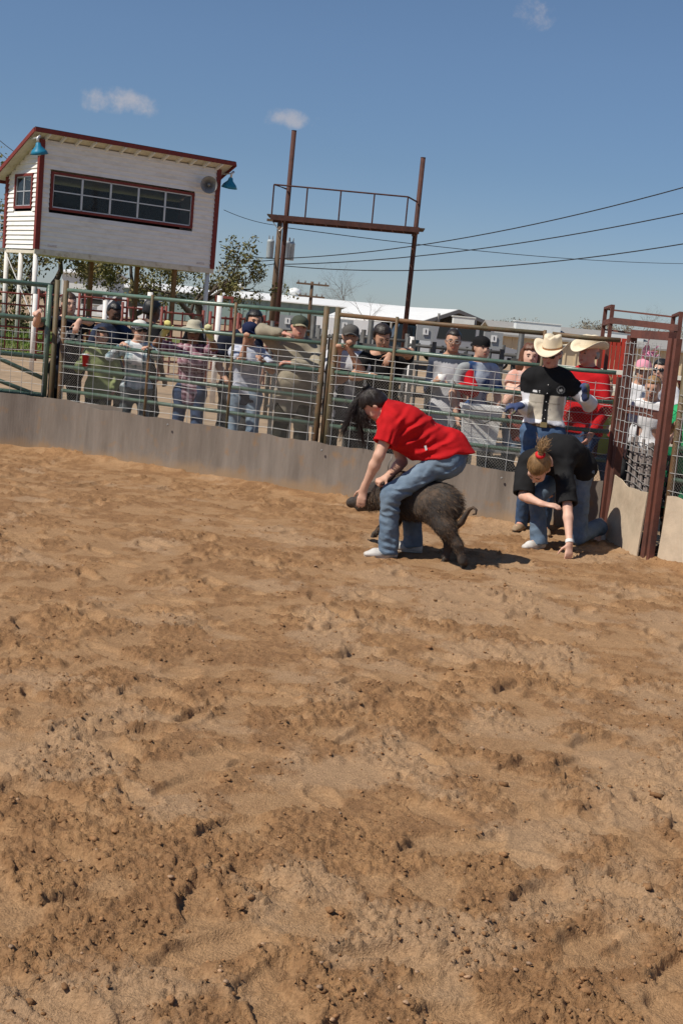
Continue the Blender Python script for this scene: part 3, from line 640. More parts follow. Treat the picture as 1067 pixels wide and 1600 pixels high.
for i, (a, b, Y, h) in enumerate(((-10, 60, 34, 1.7), (60, 122, 33, 1.75), (124, 190, 31, 1.78), (192, 252, 30, 1.62), (254, 312, 29, 1.6), (330, 372, 27, 1.6), (374, 410, 27.5, 1.62), (412, 446, 28, 1.6))):
    lb = ['red pipe pen panel behind the far left gate', 'red pipe pen panel behind the booth post', 'red pipe pen panel right of the tall youth in navy', 'red pipe pen panel in front of the white van', 'red pipe pen panel behind the khaki bucket hat', 'red pipe pen panel left of the navy cap', 'red pipe pen panel directly behind the navy cap', 'red pipe pen panel between the navy cap and camouflage cap'][i]
    pen((X(a, Y), Y), (X(b, Y), Y+.8), h, 6, M_redpipe, lb, group='red livestock pen panels', stays=3)
for i, (px, Y, h) in enumerate(((234, 26, 1.95), (343, 25, 2.0), (165, 29, 1.7), (395, 26, 1.5), (515, 24, 1.55), (585, 24, 1.5), (648, 26, 1.55), (55, 30, 1.7))):
    s = MB(); s.tube([(X(px, Y), Y, -.1), (X(px, Y), Y, h)], .055, 10); lb = ['white pipe post left of the khaki bucket hat', 'white pipe post right of the khaki bucket hat', 'white pipe post right of the tall youth in navy', 'white pipe post behind the navy cap', 'white pipe post behind the grey cap', 'white pipe post behind the dark haired leaning youth', 'white pipe post by the rusty frame post', 'white pipe post behind the far left gate'][i]
    o = obj('white_post', s, M_wpipe, None, True); tag(o, lb, 'post', 'white pen posts')
rfx = X(350, 36); t = thing('red_door_frame', (rfx, 36, 0), 'empty red steel door frame standing before the barn', 'door frame')
zt_ = at(350, 466, 36)[2]
for dx in (-.22, .22):
    s = MB(); s.box((rfx+dx, 36, zt_/2), (.07, .07, zt_)); obj('jamb', s, M_redpipe, t)
s = MB(); s.box((rfx, 36, zt_+.03), (.51, .07, .07)); obj('lintel', s, M_redpipe, t)
# grey chutes
ch_spots = [(452, 17.2), (541, 16.8), (668, 16.2), (775, 15.8)]
M_plate = mat('plate', (.75, .74, .72), .6, .05)
for i, (px, Y) in enumerate(ch_spots):
    x = X(px, Y); ztop = at(px, [492, 499, 508, 519][i], Y)[2]
    t = thing('cattle_chute', (x, Y, 0), ['grey steel chute head behind the camouflage cap man', 'grey steel chute head behind the grey cap man', 'grey steel chute head between the leaning youth and the glasses youth', 'grey steel chute head right of the black cap youth'][i], 'chute', 'grey livestock chute heads')
    s = MB(); s.box((x, Y, ztop-.10), (.22, .2, .19)); bx_ = obj('control_box', s, M_gsheet, t)
    s = MB(); s.box((x, Y-.115, ztop-.08), (.07, .01, .08)); pl = obj('number_plate', s, M_plate, bx_)
    s = MB(); s.box((x, Y-.123, ztop-.075), (.009, .006, .04)); obj('numeral', s, M_darkin, bx_)
    for dx in (-.13, .13):
        s = MB(); s.box((x+dx, Y+.02, (ztop-.20)/2), (.05, .07, ztop-.20)); obj('upright', s, M_gpipe, t)
    for zz in (.5, .9, 1.25): s = MB(); s.box((x, Y+.1, zz), (.27, .03, .06)); obj('crossbar', s, M_gpipe, t)
    s = MB(); s.tube([(x+.34, Y-.03, 0), (x+.34, Y-.03, ztop+.02)], .035, 8); obj('guide_pipe', s, M_gpipe, t, True)
rail_ends = ch_spots + [(880, 15.3)]
for i in range(4):
    (a, Ya), (b, Yb) = rail_ends[i], rail_ends[i+1]
    p = V(X(a, Ya)+.22, Ya+.05, 0); q = V(X(b, Yb)-.22, Yb+.05, 0)
    t = thing('chute_side', p, ['grey chute side rails between camouflage cap and grey cap', 'grey chute side rails behind the two leaning men', 'grey chute side rails behind the glasses youth', 'grey chute side rails behind the auburn haired girl'][i], 'chute panel', 'grey chute side panels')
    for z in (.35, .62, .9, 1.18, 1.45):
        s = MB(); s.beam(p+tz*z, q+tz*z, .04, .06); obj('rail', s, M_gpipe, t)
    for f in (.2, .5, .8):
        c = p+(q-p)*f; s = MB(); s.box(c+tz*.75+V(0, .06, 0), (.05, .04, 1.5)); obj('upright', s, M_gpipe, t)
for i, (a, b, Y, h) in enumerate(((428, 500, 22, 1.55), (502, 570, 21.5, 1.5), (572, 640, 21, 1.55), (642, 715, 20.5, 1.5), (717, 790, 20, 1.52), (792, 880, 19.5, 1.5))):
    pen((X(a, Y), Y), (X(b, Y), Y-.2), h, 6, M_gpipe, ['grey pipe pen behind the camouflage cap man', 'grey pipe pen behind the paired olive posts', 'grey pipe pen behind the dark haired leaning youth', 'grey pipe pen behind the rusty frame post foot', 'grey pipe pen behind the black cap youth', 'grey pipe pen behind the auburn haired girl'][i], group='grey livestock pens', stays=3, r=.03)
# bleachers, right
M_bench = mat('cream_bench', (.72, .68, .58), .6, .1, 4, c2=(.5, .44, .34), t=(.55, .75))
bp0 = V(X(872, 15.0), 15.2, 0); bl_ = thing('bleacher', (3.4, 15.2, 0), 'cream painted plank bleacher seats behind the rusty gate', 'bleacher')
for k in range(6):
    z = .42+k*.2; y = 14.4+k*.36
    s = MB(); s.box((5.2, y, z), (5.4, .26, .05)); obj('seat_plank', s, M_bench, bl_)
    if k < 5: s = MB(); s.box((5.2, y+.2, z-.02), (5.4, .03, .14)); obj('riser_plank', s, M_bench, bl_)
for x in (2.7, 4.1, 5.5, 7.0):
    s = MB(); s.beam((x, 14.25, .33), (x, 16.35, 1.42), .06, .06); s.beam((x, 14.4, 0), (x, 14.4, .4), .06, .06, (1, 0, 0)); s.beam((x, 16.2, 0), (x, 16.2, 1.35), .06, .06, (1, 0, 0)); obj('frame', s, M_redpipe, bl_)
t = thing('red_slat_gate', (X(965, 18), 18, 0), 'bright red slatted gate beyond the cream bleachers', 'gate')
za, zb = at(965, 528, 18)[2], at(965, 575, 18)[2]
M_brred = mat('bright_red', (.46, .05, .03), .55, .15, 6)
for k in range(6):
    x = X(945, 18)+k*.062; s = MB(); s.box((x, 18, (za+.35)/2), (.05, .03, za-.35)); obj('slat', s, M_brred, t)
for z in (.5, za-.08):
    s = MB(); s.box((X(960, 18), 18.04, z), (.45, .04, .06)); obj('rail', s, M_brred, t)
s = MB(); s.box((X(984, 18), 18, za/2), (.07, .06, za)); obj('post', s, M_brred, t)
# ================================================================ ARENA FENCE
M_green = mat('green_pipe', (.095, .160, .120), .36, .25, 9, .15, 60, spec=.6, c2=(.15, .18, .145), t=(.52, .7))
M_olive = mat('olive_post', (.105, .085, .045), .6, .3, 8, .2, 60, c2=(.16, .085, .04), spec=.4)
M_wiref = mat('galv_wire', (.45, .45, .44), .5, .12, 20, metal=.3)
M_fine = mat('fine_wire', (.30, .28, .25), .6, .2, 20, metal=.2)
M_belt = mat('rubber_belt', (.215, .182, .154), .85, .22, 3.2, .30, 60, c2=(.150, .122, .100), t=(.42, .70), stretch=(2.2, 2.2, .3), spec=.2)
def dusty(m, z0, z1, dust, ribs):
    nt = m.node_tree; N = nt.nodes; L = nt.links; b = N['Principled BSDF']; src = b.inputs['Base Color'].links[0].from_socket
    g = N.new('ShaderNodeNewGeometry'); sx = N.new('ShaderNodeSeparateXYZ'); L.new(g.outputs['Position'], sx.inputs[0])
    n = N.new('ShaderNodeTexNoise'); n.inputs['Scale'].default_value = 5; n.inputs['Detail'].default_value = 6; L.new(g.outputs['Position'], n.inputs['Vector'])
    ma = N.new('ShaderNodeMath'); ma.operation = 'MULTIPLY_ADD'; ma.inputs[1].default_value = -.22; L.new(n.outputs['Fac'], ma.inputs[0]); L.new(sx.outputs['Z'], ma.inputs[2])
    mr = N.new('ShaderNodeMapRange'); mr.interpolation_type = 'SMOOTHSTEP'; mr.inputs['From Min'].default_value = z1-.11; mr.inputs['From Max'].default_value = z0-.11; mr.inputs['To Max'].default_value = .8; L.new(ma.outputs[0], mr.inputs['Value'])
    mx = N.new('ShaderNodeMix'); mx.data_type = 'RGBA'; mx.inputs['B'].default_value = (*dust, 1); L.new(mr.outputs[0], mx.inputs['Factor']); L.new(src, mx.inputs['A'])
    out = mx.outputs['Result']
    # rusty specks and smears
    n2 = N.new('ShaderNodeTexNoise'); n2.inputs['Scale'].default_value = 6; n2.inputs['Detail'].default_value = 7; L.new(g.outputs['Position'], n2.inputs['Vector'])
    r2 = N.new('ShaderNodeMapRange'); r2.inputs['From Min'].default_value = .58; r2.inputs['From Max'].default_value = .70; r2.inputs['To Max'].default_value = .55; L.new(n2.outputs['Fac'], r2.inputs['Value'])
    m2 = N.new('ShaderNodeMix'); m2.data_type = 'RGBA'; m2.inputs['B'].default_value = (.27, .16, .08, 1); L.new(r2.outputs[0], m2.inputs['Factor']); L.new(out, m2.inputs['A'])
    L.new(m2.outputs['Result'], b.inputs['Base Color'])
    if ribs:
        w = N.new('ShaderNodeTexWave'); w.wave_type = 'BANDS'; w.bands_direction = 'X'; w.inputs['Scale'].default_value = 11; w.inputs['Distortion'].default_value = 1.2; L.new(g.outputs['Position'], w.inputs['Vector'])
        bp = N.new('ShaderNodeBump'); bp.inputs['Strength'].default_value = .10; bp.inputs['Distance'].default_value = .004; L.new(w.outputs['Fac'], bp.inputs['Height'])
        old = b.inputs['Normal'].links[0].from_socket; L.new(old, bp.inputs['Normal']); L.new(bp.outputs[0], b.inputs['Normal'])
dusty(M_belt, .02, .17, (.30, .20, .115), True)
M_burl = mat('burlap', (.52, .42, .31), .95, .16, 7, .5, 160, c2=(.42, .33, .24), t=(.5, .7))
M_gate = mat('rust_gate', (.145, .052, .036), .6, .22, 9, .15, 60, c2=(.09, .04, .032), spec=.4)
RAILZ = (1.80, 1.505, 1.235, .965, .70, .36)
def hline(p, q, f): return p+(q-p)*f
def wire_mesh(p, q, z_list, sp, m, parent, z0, z1, off, name='wire_mesh', r=.0028, wob=.004):
    s = MB(); L = np.linalg.norm(q-p); n = int(L/sp); rng = np.random.RandomState(int(L*100))
    for z in z_list:
        pts = [hline(p, q, f)+off+tz*(z+rng.normal()*wob) for f in np.linspace(0, 1, 14)]; s.tube(pts, r, 4)
    for k in range(n+1):
        f = min(1, (k+.3)*sp/L); a = hline(p, q, f)+off*1.08
        s.tube([a+tz*z0+V(rng.normal()*wob, 0, 0), a+tz*(z0+z1)/2+V(rng.normal()*wob, 0, 0), a+tz*z1], r, 4)
    return kind(obj(name, s, m, parent), 'stuff')
def fine_mesh(p, q, z0, z1, parent, off, sp=.03, r=.0009):
    s = MB(); L = np.linalg.norm(q-p); d = (q-p)/L; Hh = z1-z0
    for k in range(int((L+Hh)/sp)):
        for sg in (1, -1):
            u0 = k*sp-Hh if sg == 1 else k*sp; a0 = (u0, 0.); a1 = (u0+sg*Hh, Hh)
            pts = []
            for (u, w), (u2, w2) in ((a0, a1), (a1, a0)):
                t_ = 0 if 0 <= u <= L else ((0-u)/(u2-u) if u < 0 else (L-u)/(u2-u))
                if t_ < 0 or t_ > 1: pts = None; break
                pts.append(p+d*(u+(u2-u)*t_)+tz*(z0+w+(w2-w)*t_)+off)
            if pts and np.linalg.norm(pts[0]-pts[1]) > .02: s.tube(pts, r, 3, False)
    return kind(obj('fine_mesh', s, M_fine, parent), 'stuff')
WZ = (1.40, 1.335, 1.275, 1.205, 1.115, 1.02, .90, .76, .60)
def panel(p, q, label, stays, zs=RAILZ, cover=(.3, 1.22), post_ends=(0, 1), top_m=None):
    p = V(*p, 0); q = V(*q, 0); t = thing('fence_panel', p, label, 'fence', 'green pipe arena fence panels'); d = unit(q-p); nrm = V(d[1], -d[0], 0)
    for e_ in [(p, q)[k] for k in post_ends]:
        s = MB(); s.tube([e_-tz*.1, e_+tz*1.86], .031, 10); s.lathe(e_+tz*1.86, [(.031, 0), (.02, .012), (.001, .014)], 10); obj('post', s, M_olive, t, True)
    for k, z in enumerate(zs):
        s = MB(); s.tube([p+d*.03+tz*z, hline(p, q, .5)+tz*(z-.006), q-d*.03+tz*(z-.0)], .0205 if k else .0225, 10); obj('rail', s, top_m if (k == 0 and top_m) else M_green, t, True)
        if k and k > 1:
            s = MB()
            for f in np.arange(.18, np.linalg.norm(q-p)-.1, .37):
                c = p+d*f+tz*z; s.tube([c+tz*.027+nrm*.012, c+nrm*.031+tz*.005, c-tz*.026+nrm*.014], .0028, 4)
            kind(obj('tie_wire', s, M_horn, t), 'stuff')
    for f in stays:
        c = hline(p, q, f); s = MB(); s.tube([c+nrm*.022-tz*.02, c+nrm*.022+tz*1.83], .0155, 8); obj('stay', s, M_olive, t, True)
    wire_mesh(p, q, WZ, .205, M_wiref, t, .45, 1.41, nrm*.034)
    fine_mesh(p, q, cover[0], cover[1], t, nrm*.028)
    return t
FA = (-2.80, 14.10); FB = (-.30, 12.89); FB2 = (-.20, 12.84); FC = (1.62, 11.95); FD = (2.44, 11.72)
panel((-3.235, 14.22), (-.33, 12.852), 'long green pipe fence panel from the left gate to the paired olive posts', (.36, .68), post_ends=(1,))
panel((-.215, 12.797), (1.74, 11.87), 'green pipe fence panel behind the woman in red', (.30, .985), post_ends=(0,), top_m=M_olive)
panel((1.74, 11.87), (2.40, 11.74), 'short green pipe fence panel behind the cowboy', (), post_ends=(), top_m=M_olive)
panel((2.70, 10.58), (4.6, 7.9), 'green pipe fence panel right of the rusty gate', (.4,), post_ends=(0, 1))
s = MB(); s.tube([(-.265, 12.87, -.1), (-.265, 12.87, 1.55)], .02, 8); tag(obj('thin_post', s, M_olive, None, True), 'thin rusty stake between the paired olive posts', 'post')
# left gate of green tube
gp = V(-5.4, 14.36, 0); gq = V(-3.43, 14.30, 0); t = thing('pipe_gate', gq, 'green tube gate with diagonal braces at far left', 'gate')
gd = unit(gq-gp)
for z in (1.85, 1.47, 1.06, .64):
    s = MB(); s.tube([gp+tz*z, gq+tz*(z-.02)], .028, 10); obj('rail', s, M_green, t, True)
for f in (0, .28, .62, 1):
    c = hline(gp, gq, f); s = MB(); s.tube([c+tz*.6, c+tz*(1.85 if f != 1 else 1.84)], .033 if f in (0, 1) else .016, 8); obj('stile' if f in (0, 1) else 'stay', s, M_green, t, True)
s = MB(); s.tube([gp+gd*.5+tz*1.30, gq+tz*.80], .024, 8); obj('brace', s, M_green, t, True)
s = MB(); s.tube([gp+gd*.5+tz*1.0, gq-gd*.1+tz*.62], .024, 8); obj('brace', s, M_green, t, True)
wire_mesh(gp, gq, (1.30, 1.2, 1.1, .98, .86, .74), .12, M_wiref, t, .62, 1.31, V(0, -.04, 0), r=.0022)
for i, (px_, y_) in enumerate(((-3.345, 14.29), (-3.235, 14.23))):
    s = MB(); s.tube([(px_, y_, -.1), (px_+.0, y_, 1.9)], .030, 10); tag(obj('gate_post', s, M_olive, None, True), ['olive pipe post hinging the far left gate', 'olive pipe post beside the tall youth in navy'][i], 'post', 'olive gate posts')

# rubber conveyor belt skirting: strips with thickness, sag and ripples
def strip(name, pts, ztop, zbot, m, th, ripple, seed, n=70, nz=9, rag=.006):
    rng = np.random.RandomState(seed); P = [V(*p, 0) for p in pts]; seg = [np.linalg.norm(P[i+1]-P[i]) for i in range(len(P)-1)]; cum = np.concatenate([[0], np.cumsum(seg)])
    U = np.linspace(0, cum[-1], n); X_ = np.interp(U, cum, [p[0] for p in P]); Y_ = np.interp(U, cum, [p[1] for p in P])
    ph = rng.rand(6)*6.28; rows = []
    zt = np.interp(U/cum[-1], np.linspace(0, 1, len(ztop)), ztop)+rag*np.array([math.sin(u*11+ph[0])+.6*math.sin(u*23+ph[1]) for u in U])
    dx = np.gradient(X_, U); dy = np.gradient(Y_, U); nx, ny = dy, -dx
    for k in range(nz):
        w = k/(nz-1); z = zbot+(zt-zbot)*w
        off = ripple*(np.sin(U*5.1+ph[2]+w)*.5+np.sin(U*9.7+ph[3]-w*1.5)*.35+np.sin(U*2.3+ph[4])*.7)*(.25+.75*w*(1.1-w)) + .03*(1-w)**2
        rows.append(np.stack([X_+nx*off, Y_+ny*off, z], 1))
    G1 = np.array(rows); G2 = G1-np.stack([nx, ny, nx*0], 1)[None]*th
    s = MB(); s.grid(G1); s.grid(G2[:, ::-1]); s.grid(np.array([G1[-1], G2[-1]])); s.grid(np.array([G1[:, 0], G2[:, 0]])); s.grid(np.array([G2[:, -1], G1[:, -1]]))
    return obj(name, s, m, None, True)
def offp(p, o): return (p[0]-o*.45, p[1]-o*.89)
tag(strip('rubber_belt', [(-6.5, 14.24), (-3.45, 14.18), (-2.9, 13.97), (-2.45, 13.77)], (.66, .62, .61, .60), -.05, M_belt, .012, .03, 1), 'brown rubber belt skirting below the far left gate', 'belt', 'rubber belts along the arena fence')
belt2 = tag(strip('rubber_belt', [(-2.86, 13.90), (-.8, 12.95), (.4, 12.36), (1.58, 11.80), (1.68, 11.70)], (.565, .55, .53, .515, .51), -.05, M_belt, .012, .022, 2, 120), 'long brown rubber belt skirting running behind the woman in red', 'belt', 'rubber belts along the arena fence')
tag(strip('rubber_belt', [(1.66, 11.93), (2.0, 11.78), (2.36, 11.68)], (.50, .47, .52), -.05, M_belt, .012, .02, 3), 'short shaded rubber belt between the cowboy and the rusty gate', 'belt', 'rubber belts along the arena fence')
tag(strip('burlap_sheet', [(2.66, 10.50), (3.2, 9.72), (4.4, 8.0)], (.56, .55, .57), -.05, M_burl, .012, .045, 5, rag=.012), 'tan burlap sheet skirting right of the rusty gate', 'burlap')
# bolts on the belt
for i, (x, z) in enumerate(((-1.9, .50), (-.25, .46), (.75, .45), (1.45, .44))):
    y = np.interp(x, (-2.86, -.8, .4, 1.58), (13.90, 12.95, 12.36, 11.80))-.03
    s = MB(); s.lathe((x, y-.012, z), [(.012, 0), (.012, .005), (.006, .007), (.006, .011), (.001, .011)], 8, (V(.89, -.45, 0), tz, V(-.45, -.89, 0))); obj('bolt', s, M_horn, belt2)

# ---------------------------------------------------------------- rusty man gate
J1 = V(2.435, 11.56, 0); J2 = V(2.60, 10.70, 0); gd = unit(J2-J1); gn = V(gd[1], -gd[0], 0)     # gn faces the arena
gate = thing('rusty_gate', J1, 'rusty square tube walk-through gate with wire panel and burlap skirt', 'gate')
ztop = 1.90
for nm, c, w in (('jamb', J1, .07), ('jamb', J2, .075)):
    s = MB(); s.box(c+tz*(ztop/2-.05), (w, w, ztop+.0), (gd, gn, tz)); obj(nm, s, M_gate, gate)
for c in (J1-gd*.11+gn*.02, J2+gd*.10+gn*.01):
    s = MB(); s.box(c+tz*(.72 if c[1] > 11 else .9), (.05, .05, 1.5 if c[1] > 11 else 1.9), (gd, gn, tz)); obj('stile', s, M_gate, gate)
s = MB(); s.box((J1+J2)/2+tz*(ztop-.035), (np.linalg.norm(J2-J1)-.075, .07, .07), (gd, gn, tz)); obj('top_rail', s, M_gate, gate)
s = MB(); s.box((J1+J2)/2+tz*1.20-gn*.03, (np.linalg.norm(J2-J1)-.075, .05, .07), (gd, gn, tz)); obj('middle_rail', s, M_gate, gate)
s = MB(); s.box(J2-gd*.10+tz*.62-gn*.03, (.05, .05, 1.08), (gd, gn, tz)); obj('stile', s, M_gate, gate)
wire_mesh(J1-gd*.03, J2-gd*.12, [.90+i*.098 for i in range(10)], .092, M_wiref, gate, .86, 1.80, gn*.045, r=.0032)
sk = strip('burlap_skirt', [tuple((J1+gd*.06+gn*.03)[:2]), tuple((J1*.5+J2*.5+gn*.05)[:2]), tuple((J2-gd*.05+gn*.03)[:2])], (.60, .55, .54), -.04, M_burl, .012, .03, 9, 40, rag=.006)
sk.parent = gate; sk.location = -gate.location
# woven wooden laths behind the gate
M_lath = mat('weathered_lath', (.30, .255, .235), .9, .25, 10, .3, 60, c2=(.20, .17, .155))
lat = thing('lath_panel', J1-gn*.12, 'weathered grey wooden lath panel laced with wire behind the gate', 'lattice')
rng = np.random.RandomState(4)
for k in range(11):
    c = J1+gd*(.06+k*.072)-gn*(.10+.012*(k % 2)); tl = rng.normal()*.012; h = .46+rng.normal()*.03
    s = MB(); s.box(c+tz*(.5+h/2-.02), (.040, .012, h), (gd, gn, unit(tz+gd*tl))); obj('lath', s, M_lath, lat)
for k in range(5):
    a = J1-gn*(.15)+tz*(.46+k*.098+rng.normal()*.008); s = MB(); s.box(a+gd*.42, (.80, .012, .042), (unit(gd+tz*rng.normal()*.015), gn, tz)); obj('lath', s, M_lath, lat)
for k in range(6):
    z = .55+k*.075; pts = [J1+gd*(.02+u*.84)-gn*.085+tz*(z+.02*math.sin(u*7+k)-.05*u) for u in np.linspace(0, 1, 9)]; s = MB(); s.tube(pts, .0045, 5); obj('lacing_wire', s, M_horn, lat)
# rusty overhead alley frame beyond the gate
fr = thing('alley_frame', (2.75, 12.9, 0), 'rusty overhead pipe frame standing above and behind the gate', 'frame')
fa = at(946, 480, 12.9); fb_ = at(957, 476, 12.5); fc_ = at(1052, 492, 12.3); fd_ = at(1064, 487, 12.0)
for c in (fa, fb_, fc_, fd_):
    s = MB(); s.box((c[0], c[1], c[2]/2), (.034, .034, c[2])); obj('post', s, M_gate, fr)
s = MB(); s.beam(fa-tz*.02, fc_-tz*.02, .016, .016); obj('top_rail', s, M_gate, fr)
s = MB(); s.beam(fb_-tz*.15, fd_-tz*.15, .05, .06); obj('cross_rail', s, M_gate, fr)
s = MB(); s.beam(fa-tz*.22, fc_-tz*.22, .018, .018); obj('cross_rail', s, M_gate, fr)
for a, b in ((fa, fb_), (fc_, fd_)):
    s = MB(); s.beam(a-tz*.012, b-tz*.012, .04, .024); s.beam(a-tz*.16, b-tz*.16, .04, .05); obj('end_rail', s, M_gate, fr)
# white bin on a low grey cart behind the fence
bc = V(at(750, 660, 12.5)[0], 12.5, 0); cart = thing('low_cart', bc, 'low grey flat cart with a dark wheel behind the fence', 'cart')
s = MB(); s.box(bc+V(.25, 0, .66), (1.3, .42, .06)); obj('deck', s, M_gsheet, cart)
for dx in (-.35, .82):
    s = MB(); s.box(bc+V(dx, -.16, .315), (.05, .05, .63)); s.box(bc+V(dx, .16, .315), (.05, .05, .63)); obj('leg', s, M_gpipe, cart)
s = MB(); s.lathe(bc+V(.18, -.27, .40), [(.001, -.05), (.12, -.05), (.20, -.045), (.21, 0), (.20, .045), (.12, .05), (.001, .05)], 18, (V(1, 0, 0), tz, V(0, -1, 0))); w = obj('wheel', s, M_tyre, cart, True)
s = MB(); s.lathe(bc+V(.18, -.325, .40), [(.001, .01), (.09, .008), (.1, 0)], 12, (V(1, 0, 0), tz, V(0, -1, 0))); obj('rim', s, M_gpipe, w)
M_plast = mat('white_plastic', (.74, .74, .72), .5, .06, 5)
bn = thing('white_bin', bc+V(-.02, 0, .69), 'white plastic bin standing on the low cart', 'bin')
s = MB(); b0 = bc+tz*.693
def ring_(z, w, d): return [b0+V(-w, -d, z), b0+V(w, -d, z), b0+V(w, d, z), b0+V(-w, d, z)]
s.add(ring_(0, .155, .14)+ring_(.36, .19, .17)+ring_(.36, .178, .158)+ring_(.05, .145, .13), [(3, 2, 1, 0), (12, 13, 14, 15)]+[(4*a+i, 4*a+(i+1) % 4, 4*a+4+(i+1) % 4, 4*a+4+i) for a in range(3) for i in range(4)]); obj('tub', s, M_plast, bn)
s = MB()
for (c, sz) in ((V(0, -.178, .345), (.40, .014, .035)), (V(0, .178, .345), (.40, .014, .035)), (V(-.198, 0, .345), (.014, .33, .035)), (V(.198, 0, .345), (.014, .33, .035))): s.box(b0+c, sz)
obj('rim_lip', s, M_plast, bn)
s = MB(); s.tube([b0+V(-.17, -.19, .28), b0+V(0, -.235, .2), b0+V(.17, -.19, .28)], .007, 6); obj('handle', s, M_gpipe, bn)
# ================================================================ FIGURES: distance-field bodies meshed with surface nets
def cone(a, b, ra, rb, n=None, q=1.): return ('c', np.asarray(a, float), np.asarray(b, float), ra, rb, None if n is None else unit(n), q)
def ellp(c, ax, r): return ('e', np.asarray(c, float), np.asarray(ax, float), np.asarray(r, float))
def bbox(p, m):
    if p[0] == 'c':
        r = max(p[3], p[4])/min(1, p[6])+m if p[6] > 1 else max(p[3], p[4])+m
        return np.minimum(p[1], p[2])-r, np.maximum(p[1], p[2])+r
    r = max(p[3])+m; return p[1]-r, p[1]+r
def pdist(p, X, Y, Z):
    if p[0] == 'c':
        a, b, ra, rb, n, q = p[1:]; d = b-a; L2 = max(d@d, 1e-9)
        x, y, z = X-a[0], Y-a[1], Z-a[2]
        t = np.clip((x*d[0]+y*d[1]+z*d[2])/L2, 0, 1)
        x = x-t*d[0]; y = y-t*d[1]; z = z-t*d[2]; r = ra+(rb-ra)*t
        if n is not None:
            s = (x*n[0]+y*n[1]+z*n[2])*(1/q-1); x = x+s*n[0]; y = y+s*n[1]; z = z+s*n[2]
            return (np.sqrt(x*x+y*y+z*z)-r)*(.5+.5*min(q, 1))
        return np.sqrt(x*x+y*y+z*z)-r
    c, A, r = p[1:]; x, y, z = X-c[0], Y-c[1], Z-c[2]
    u = [(x*A[i][0]+y*A[i][1]+z*A[i][2])/r[i] for i in range(3)]
    k0 = np.sqrt(u[0]**2+u[1]**2+u[2]**2); k1 = np.sqrt((u[0]/r[0])**2+(u[1]/r[1])**2+(u[2]/r[2])**2)+1e-6
    return k0*(k0-1)/k1
class Field:
    def __init__(s, prims, h, m=.05):
        bb = [bbox(p, m) for p in prims]; s.lo = np.min([b[0] for b in bb], 0)-h; hi = np.max([b[1] for b in bb], 0)+h
        s.h = h; s.n = np.ceil((hi-s.lo)/h).astype(int)+1; s.a = np.full(s.n, 9., np.float32)
        s.ax = [(s.lo[i]+h*np.arange(s.n[i])).astype(np.float32) for i in range(3)]
    def sl(s, p, m):
        lo, hi = bbox(p, m); i0 = np.clip(((lo-s.lo)/s.h).astype(int), 0, s.n); i1 = np.clip(((hi-s.lo)/s.h).astype(int)+2, 0, s.n)
        S = tuple(slice(i0[k], i1[k]) for k in range(3))
        return S, s.ax[0][S[0]][:, None, None], s.ax[1][S[1]][None, :, None], s.ax[2][S[2]][None, None, :]
    def add(s, p, k=.03):
        S, X, Y, Z = s.sl(p, k+2*s.h); b = pdist(p, X, Y, Z).astype(np.float32); a = s.a[S]
        if not a.size: return
        hh = np.clip(.5+.5*(b-a)/k, 0, 1); s.a[S] = b+(a-b)*hh-k*hh*(1-hh)
    def sub(s, p, k=.01):
        S, X, Y, Z = s.sl(p, k+2*s.h); b = -pdist(p, X, Y, Z).astype(np.float32); a = s.a[S]
        if not a.size: return
        hh = np.clip(.5-.5*(b-a)/k, 0, 1); s.a[S] = b+(a-b)*hh+k*hh*(1-hh)
    def cut(s, c, n):      # remove the side n points to
        c = np.asarray(c, float); n = unit(n)
        d = ((s.ax[0]-c[0])*n[0])[:, None, None]+((s.ax[1]-c[1])*n[1])[None, :, None]+((s.ax[2]-c[2])*n[2])[None, None, :]
        s.a = np.maximum(s.a, d.astype(np.float32))
    def cutlocal(s, c, n, R):
        c = np.asarray(c, float); S, X, Y, Z = s.sl(('e', c, None, (R, R, R)), 0.); n = unit(n)
        if s.a[S].size == 0: return
        d = (X-c[0])*n[0]+(Y-c[1])*n[1]+(Z-c[2])*n[2]; r = np.sqrt((X-c[0])**2+(Y-c[1])**2+(Z-c[2])**2)
        s.a[S] = np.where(r < R, np.maximum(s.a[S], d), s.a[S])
    def cutf(s, fn):
        s.a = np.maximum(s.a, fn(s.ax[0][:, None, None], s.ax[1][None, :, None], s.ax[2][None, None, :]).astype(np.float32))
    def noise(s, amp, sc, st=(1, 1, 1), ridge=False, o=3, seed=0.):
        i = np.argwhere(np.abs(s.a) < .045+amp)
        if not len(i): return
        p = s.lo+s.h*i; st = np.array(st); p = (p@st.T if st.ndim == 2 else p*st)+seed; v = fbm(p, sc, o)
        v = (np.sqrt((v-.5)**2+.0016)*4-.6) if ridge else (v-.5)*2
        s.a[tuple(i.T)] += amp*v
    def crease(s, segs, amp, w):
        i = np.argwhere(np.abs(s.a) < .05)
        if not len(i): return
        p = s.lo+s.h*i; p = p+.012*np.stack([vnoise(p, 14)-.5, p[:, 1]*0, vnoise(p+5, 14)-.5], 1)*2; x, z = p[:, 0], p[:, 2]; D_ = np.zeros(len(i))
        for a, b, k in segs:
            dx, dz = b[0]-a[0], b[2]-a[2]; L = math.hypot(dx, dz); t = np.clip(((x-a[0])*dx+(z-a[2])*dz)/L**2, 0, 1)
            sd = ((x-a[0]-t*dx)*-dz+(z-a[2]-t*dz)*dx)/L; dd = np.hypot(x-a[0]-t*dx, z-a[2]-t*dz); e = np.sin(np.clip(t, .04, .96)*math.pi)**.5
            D_ += k*e*(np.exp(-(dd/w)**2)-.9*np.exp(-((dd)/w/1.1-1.35)**2)*(sd > 0))
        s.a[tuple(i.T)] -= amp*D_
